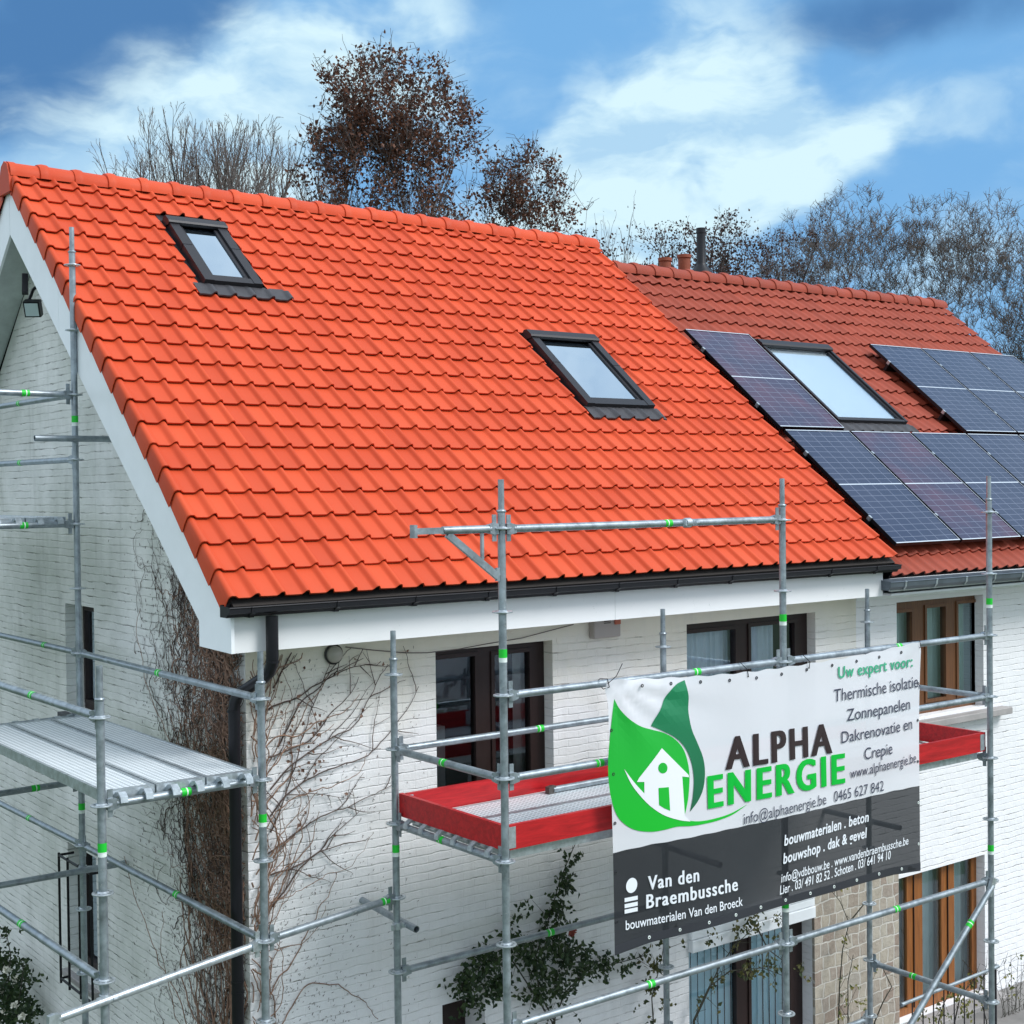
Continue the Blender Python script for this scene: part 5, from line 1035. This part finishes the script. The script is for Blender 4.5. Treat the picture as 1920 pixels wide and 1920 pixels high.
def crown_tree(name, label, px, D, top, mid, halfw, seed, bark, n, leafmat=None, lpa=0, lsize=.08, tw=6, tmin=.006, group=None, down=1.6, rr0=.012, gap=.30, up=.35, lead=.35, clump=.17):
    """a trunk whose limbs reach scattered points of a rounded crown; px, top, mid and halfw are where that crown shows"""
    d = ray(px, 880); d = d/d.dot(CF); base = EYE+d*D; base.z = 0; sc = F/D; rr = random.Random(seed)
    zt = (EYE+ray(px, top)*D).z; zc = (EYE+ray(px, mid)*D).z; rx = halfw/sc; rz = zt-zc; c = Vector((0, 0, zc))
    lob = [(Vector((rr.gauss(0, 1), rr.gauss(0, 1), rr.gauss(.2, .8))).normalized(), rr.uniform(-gap, gap*.55)) for _ in range(12)]
    pts = []
    while len(pts) < n:
        v = Vector((rr.gauss(0, 1), rr.gauss(0, 1), rr.gauss(0, 1))).normalized(); k = rr.random()**.45
        for l, w in lob:
            q = max(0, v.dot(l)-.72)/.28; k *= 1+w*q
        pts.append(c+Vector((v.x*rx*k, v.y*rx*k, v.z*(rz if v.z > 0 else rz*down)*k)))
    fork = Vector((0, 0, max(zc-rz*down-1.2, zt*.3))); r0 = rr0*zt
    S = [[], [], []]; LF = []; NP, NR = [], []
    p = Vector((0, 0, 0)); H_ = zc+rz*lead
    for i in range(26):                     # leader, thinning through the crown
        f = (i+1)/26; q = Vector((rr.gauss(0, .04)+p.x, rr.gauss(0, .04)+p.y, H_*f)); ra = r0*(1-.82*(i/26)); rb = r0*(1-.82*f)
        S[0].append((tuple(p), tuple(q), ra, rb)); p = q
        if q.z > fork.z-.6: NP.append(np.array(q)); NR.append(rb*.6)
    pts.sort(key=lambda a: (a-fork).length)
    for a in pts:
        A = np.array(a); P = np.array(NP); dv = A-P; dist = np.linalg.norm(dv, axis=1)
        cost = dist+np.maximum(0, P[:, 2]+up*np.linalg.norm(dv[:, :2], axis=1)*1.8-A[2])*1.6; j = int(np.argmin(cost)); q0 = Vector(NP[j]); L_ = float(dist[j]); m_ = max(2, int(L_/.28)); r = NR[j]; p = q0
        sag = Vector((0, 0, -1))*L_*.10
        for i in range(m_):
            f = (i+1)/m_; q = q0.lerp(a, f)+sag*math.sin(math.pi*f)+Vector((rr.gauss(0, .035), rr.gauss(0, .035), rr.gauss(0, .03))); ra = r*(.80-.35*i/m_); rb = r*(.80-.35*f)
            S[1 if ra > .018 else 2].append((tuple(p), tuple(q), max(ra, tmin), max(rb, tmin))); NP.append(np.array(q)); NR.append(max(rb, .006)); p = q
        for _ in range(tw):
            o = p+Vector((rr.gauss(0, .09), rr.gauss(0, .09), rr.gauss(-.05, .08))); dr = Vector((rr.gauss(0, .5)+(a.x/rx)*.35, rr.gauss(0, .5)+(a.y/rx)*.35, rr.uniform(.25, 1.0))).normalized(); ln = rr.uniform(.18, .50); pp = p
            for i in range(3):
                dr = (dr+Vector((rr.gauss(0, .16), rr.gauss(0, .16), .08))).normalized(); qq = pp+dr*ln/3; S[2].append((tuple(pp), tuple(qq), max(tmin, .007*(1-i*.25)), tmin)); pp = qq
                if rr.random() < .5: e = qq+Vector((rr.gauss(0, .1), rr.gauss(0, .1), rr.uniform(.0, .14))); S[2].append((tuple(qq), tuple(e), tmin, tmin*.8))
        if leafmat:
            kk = rr.choice((0, .4, .9, 1.2, 1.8))
            for _ in range(int(lpa*kk)): LF.append(p+Vector((rr.gauss(0, clump), rr.gauss(0, clump), rr.gauss(.05, clump))))
    o = thing(name, tuple(base), label, 'tree', group); sh = lambda p: (base.x+p[0], base.y+p[1], p[2])
    for nm, L2, k in (('trunk', S[0], 7), ('limb', S[1], 5), ('crown', S[2], 3)):
        m = MB(); segs_to_mb(m, [(sh(a), sh(b), x, y) for a, b, x, y in L2], k); m.build(nm, bark, o)
    if LF:
        m = MB()
        for p in LF: leaf(m, sh(p), lsize*rr.uniform(.6, 1.25), rr, None, .7, .4)
        m.build('foliage', leafmat, o)
    return o
def tree(name, label, px, D, top, kind, seed, bark, leafmat=None, lsize=.10, wide=1.0, lean=(0, 0), group=None, tmin=.0035):
    d = ray(px, 880); d = d/ d.dot(CF); base = EYE+d*D; base.z = 0
    tp = EYE+ray(px, top)*D; h = tp.z
    S, LF = grow(seed, h, lean, kind)
    zs = float(np.percentile([s[1][2] for s in S[2]], kind.get('pct', 99.7))); k = h/zs
    sc = lambda p: (base.x+p[0]*wide*k, base.y+p[1]*wide*k, p[2]*k)
    o = thing(name, tuple(base), label, 'tree', group); print(name, px, len(S[1]), len(S[2]), len(LF))
    for nm, L_, n in (('trunk', S[0], 7), ('limb', S[1], 5), ('twig', S[2], 3)):
        m = MB(); cut = h*1.03; segs_to_mb(m, [(sc(a), sc(b), max(r0, tmin), max(r1, tmin)) for a, b, r0, r1 in L_ if b[2]*k < cut], n); m.build(nm if nm != 'twig' else 'crown', bark, o)
    if LF and leafmat:
        m = MB(); rr = random.Random(seed+1)
        for p in LF:
            if p[2]*k < h*1.01: leaf(m, sc(p), lsize*rr.uniform(.6, 1.25), rr, None, .7, .4)
        m.build('foliage', leafmat, o)
GB = 'bare trees standing behind the orange roof'; GR = 'tall bare trees behind the brown red roof'
crown_tree('oak_tree', 'large oak with withered brown leaves rising behind the orange ridge', 728, 27, 100, 275, 185, 44, BARK, 520, OAKLEAF, 27, .085, tw=3, tmin=.0045, rr0=.017, up=.95, lead=-1.35, clump=.11, gap=.34)
crown_tree('oak_tree', 'smaller brown leaved oak right of the large oak, behind the orange ridge', 985, 29, 268, 392, 112, 47, BARK, 230, OAKLEAF, 24, .080, tw=3, tmin=.0045, rr0=.014, gap=.45, up=.9, lead=-1.2, clump=.11)
for i, (px, D, top, l) in enumerate([(300, 42, 305, 'leftmost low bare tree behind the orange ridge'), (355, 44, 272, 'bare tree behind the ridge, above the small skylight'), (395, 45, 285, 'bare tree above the right edge of the small skylight'), (320, 45, 292, 'bare tree above the left edge of the small skylight'), (465, 44, 300, 'bare tree closest to the oak on its left'), (430, 43, 290, 'bare tree between the small skylight and the large oak'), (500, 40, 300, 'low bare tree touching the left side of the large oak'), (600, 46, 300, 'bare tree seen through the large oak crown'), (830, 45, 330, 'bare tree in the gap between the two oaks')]):
    tree('bare_tree', l, px, D, top, BARE, 60+i, BARKG, wide=.8, group=GB, tmin=.006)
for i, (px, D, top, l) in enumerate([(1135, 34, 405, 'thin sapling with long shoots where the orange ridge ends'), (1175, 33, 400, 'thin sapling with a few dark leaves left of the chimney pots')]):
    tree('sapling', l, px, D, top, THIN, 80+i, BARKG, PURLEAF, .07, .8)
for i, (px, D, top, l) in enumerate([(1262, 33, 445, 'low purplish shrub tree behind the chimney pots'), (1352, 33, 415, 'purplish leaved tree right of the black flue'), (1430, 34, 438, 'dense purple brown tree behind the red brown ridge'), (1490, 34, 420, 'purple brown tree at the foot of the tall bare trees')]):
    tree('purple_tree', l, px, D, top, PURP, 90+i, BARK, PURLEAF, .075, .8)
for i, (px, D, top, mid, hw, l) in enumerate([(1500, 48, 402, 520, 60, 'shortest of the tall bare trees, at their left end'), (1590, 46, 347, 480, 98, 'tallest bare tree, left of the middle of the row'), (1662, 48, 395, 500, 60, 'narrow bare tree between the two tallest ones'), (1738, 46, 358, 480, 84, 'tall bare tree with a rounded top in the middle of the row'), (1840, 45, 366, 490, 80, 'tall bare tree right of the neighbour ridge end'), (1905, 44, 415, 540, 60, 'rightmost tall bare tree beside the roof slope'), (1445, 50, 450, 540, 45, 'faint bare tree left of the tall row'), (1790, 49, 430, 530, 50, 'lower bare tree partly hidden in the middle of the row'), (1545, 50, 410, 520, 50, 'slender bare tree behind the left end of the tall row')]):
    crown_tree('tall_bare_tree', l, px, D, top, mid, hw, 100+i, BARKG, int(hw*3.0), PURLEAF, 1, .07, tw=5, tmin=.0060, group=GR, down=1.7, rr0=.011, up=.85, lead=-.9)
crown_tree('tall_bare_tree', 'low spreading dark tree at the right roof end', 1925, 36, 560, 680, 85, 131, BARK, 170, PURLEAF, 1, .07, tw=5, tmin=.005, group=GR, down=1.5, rr0=.012)
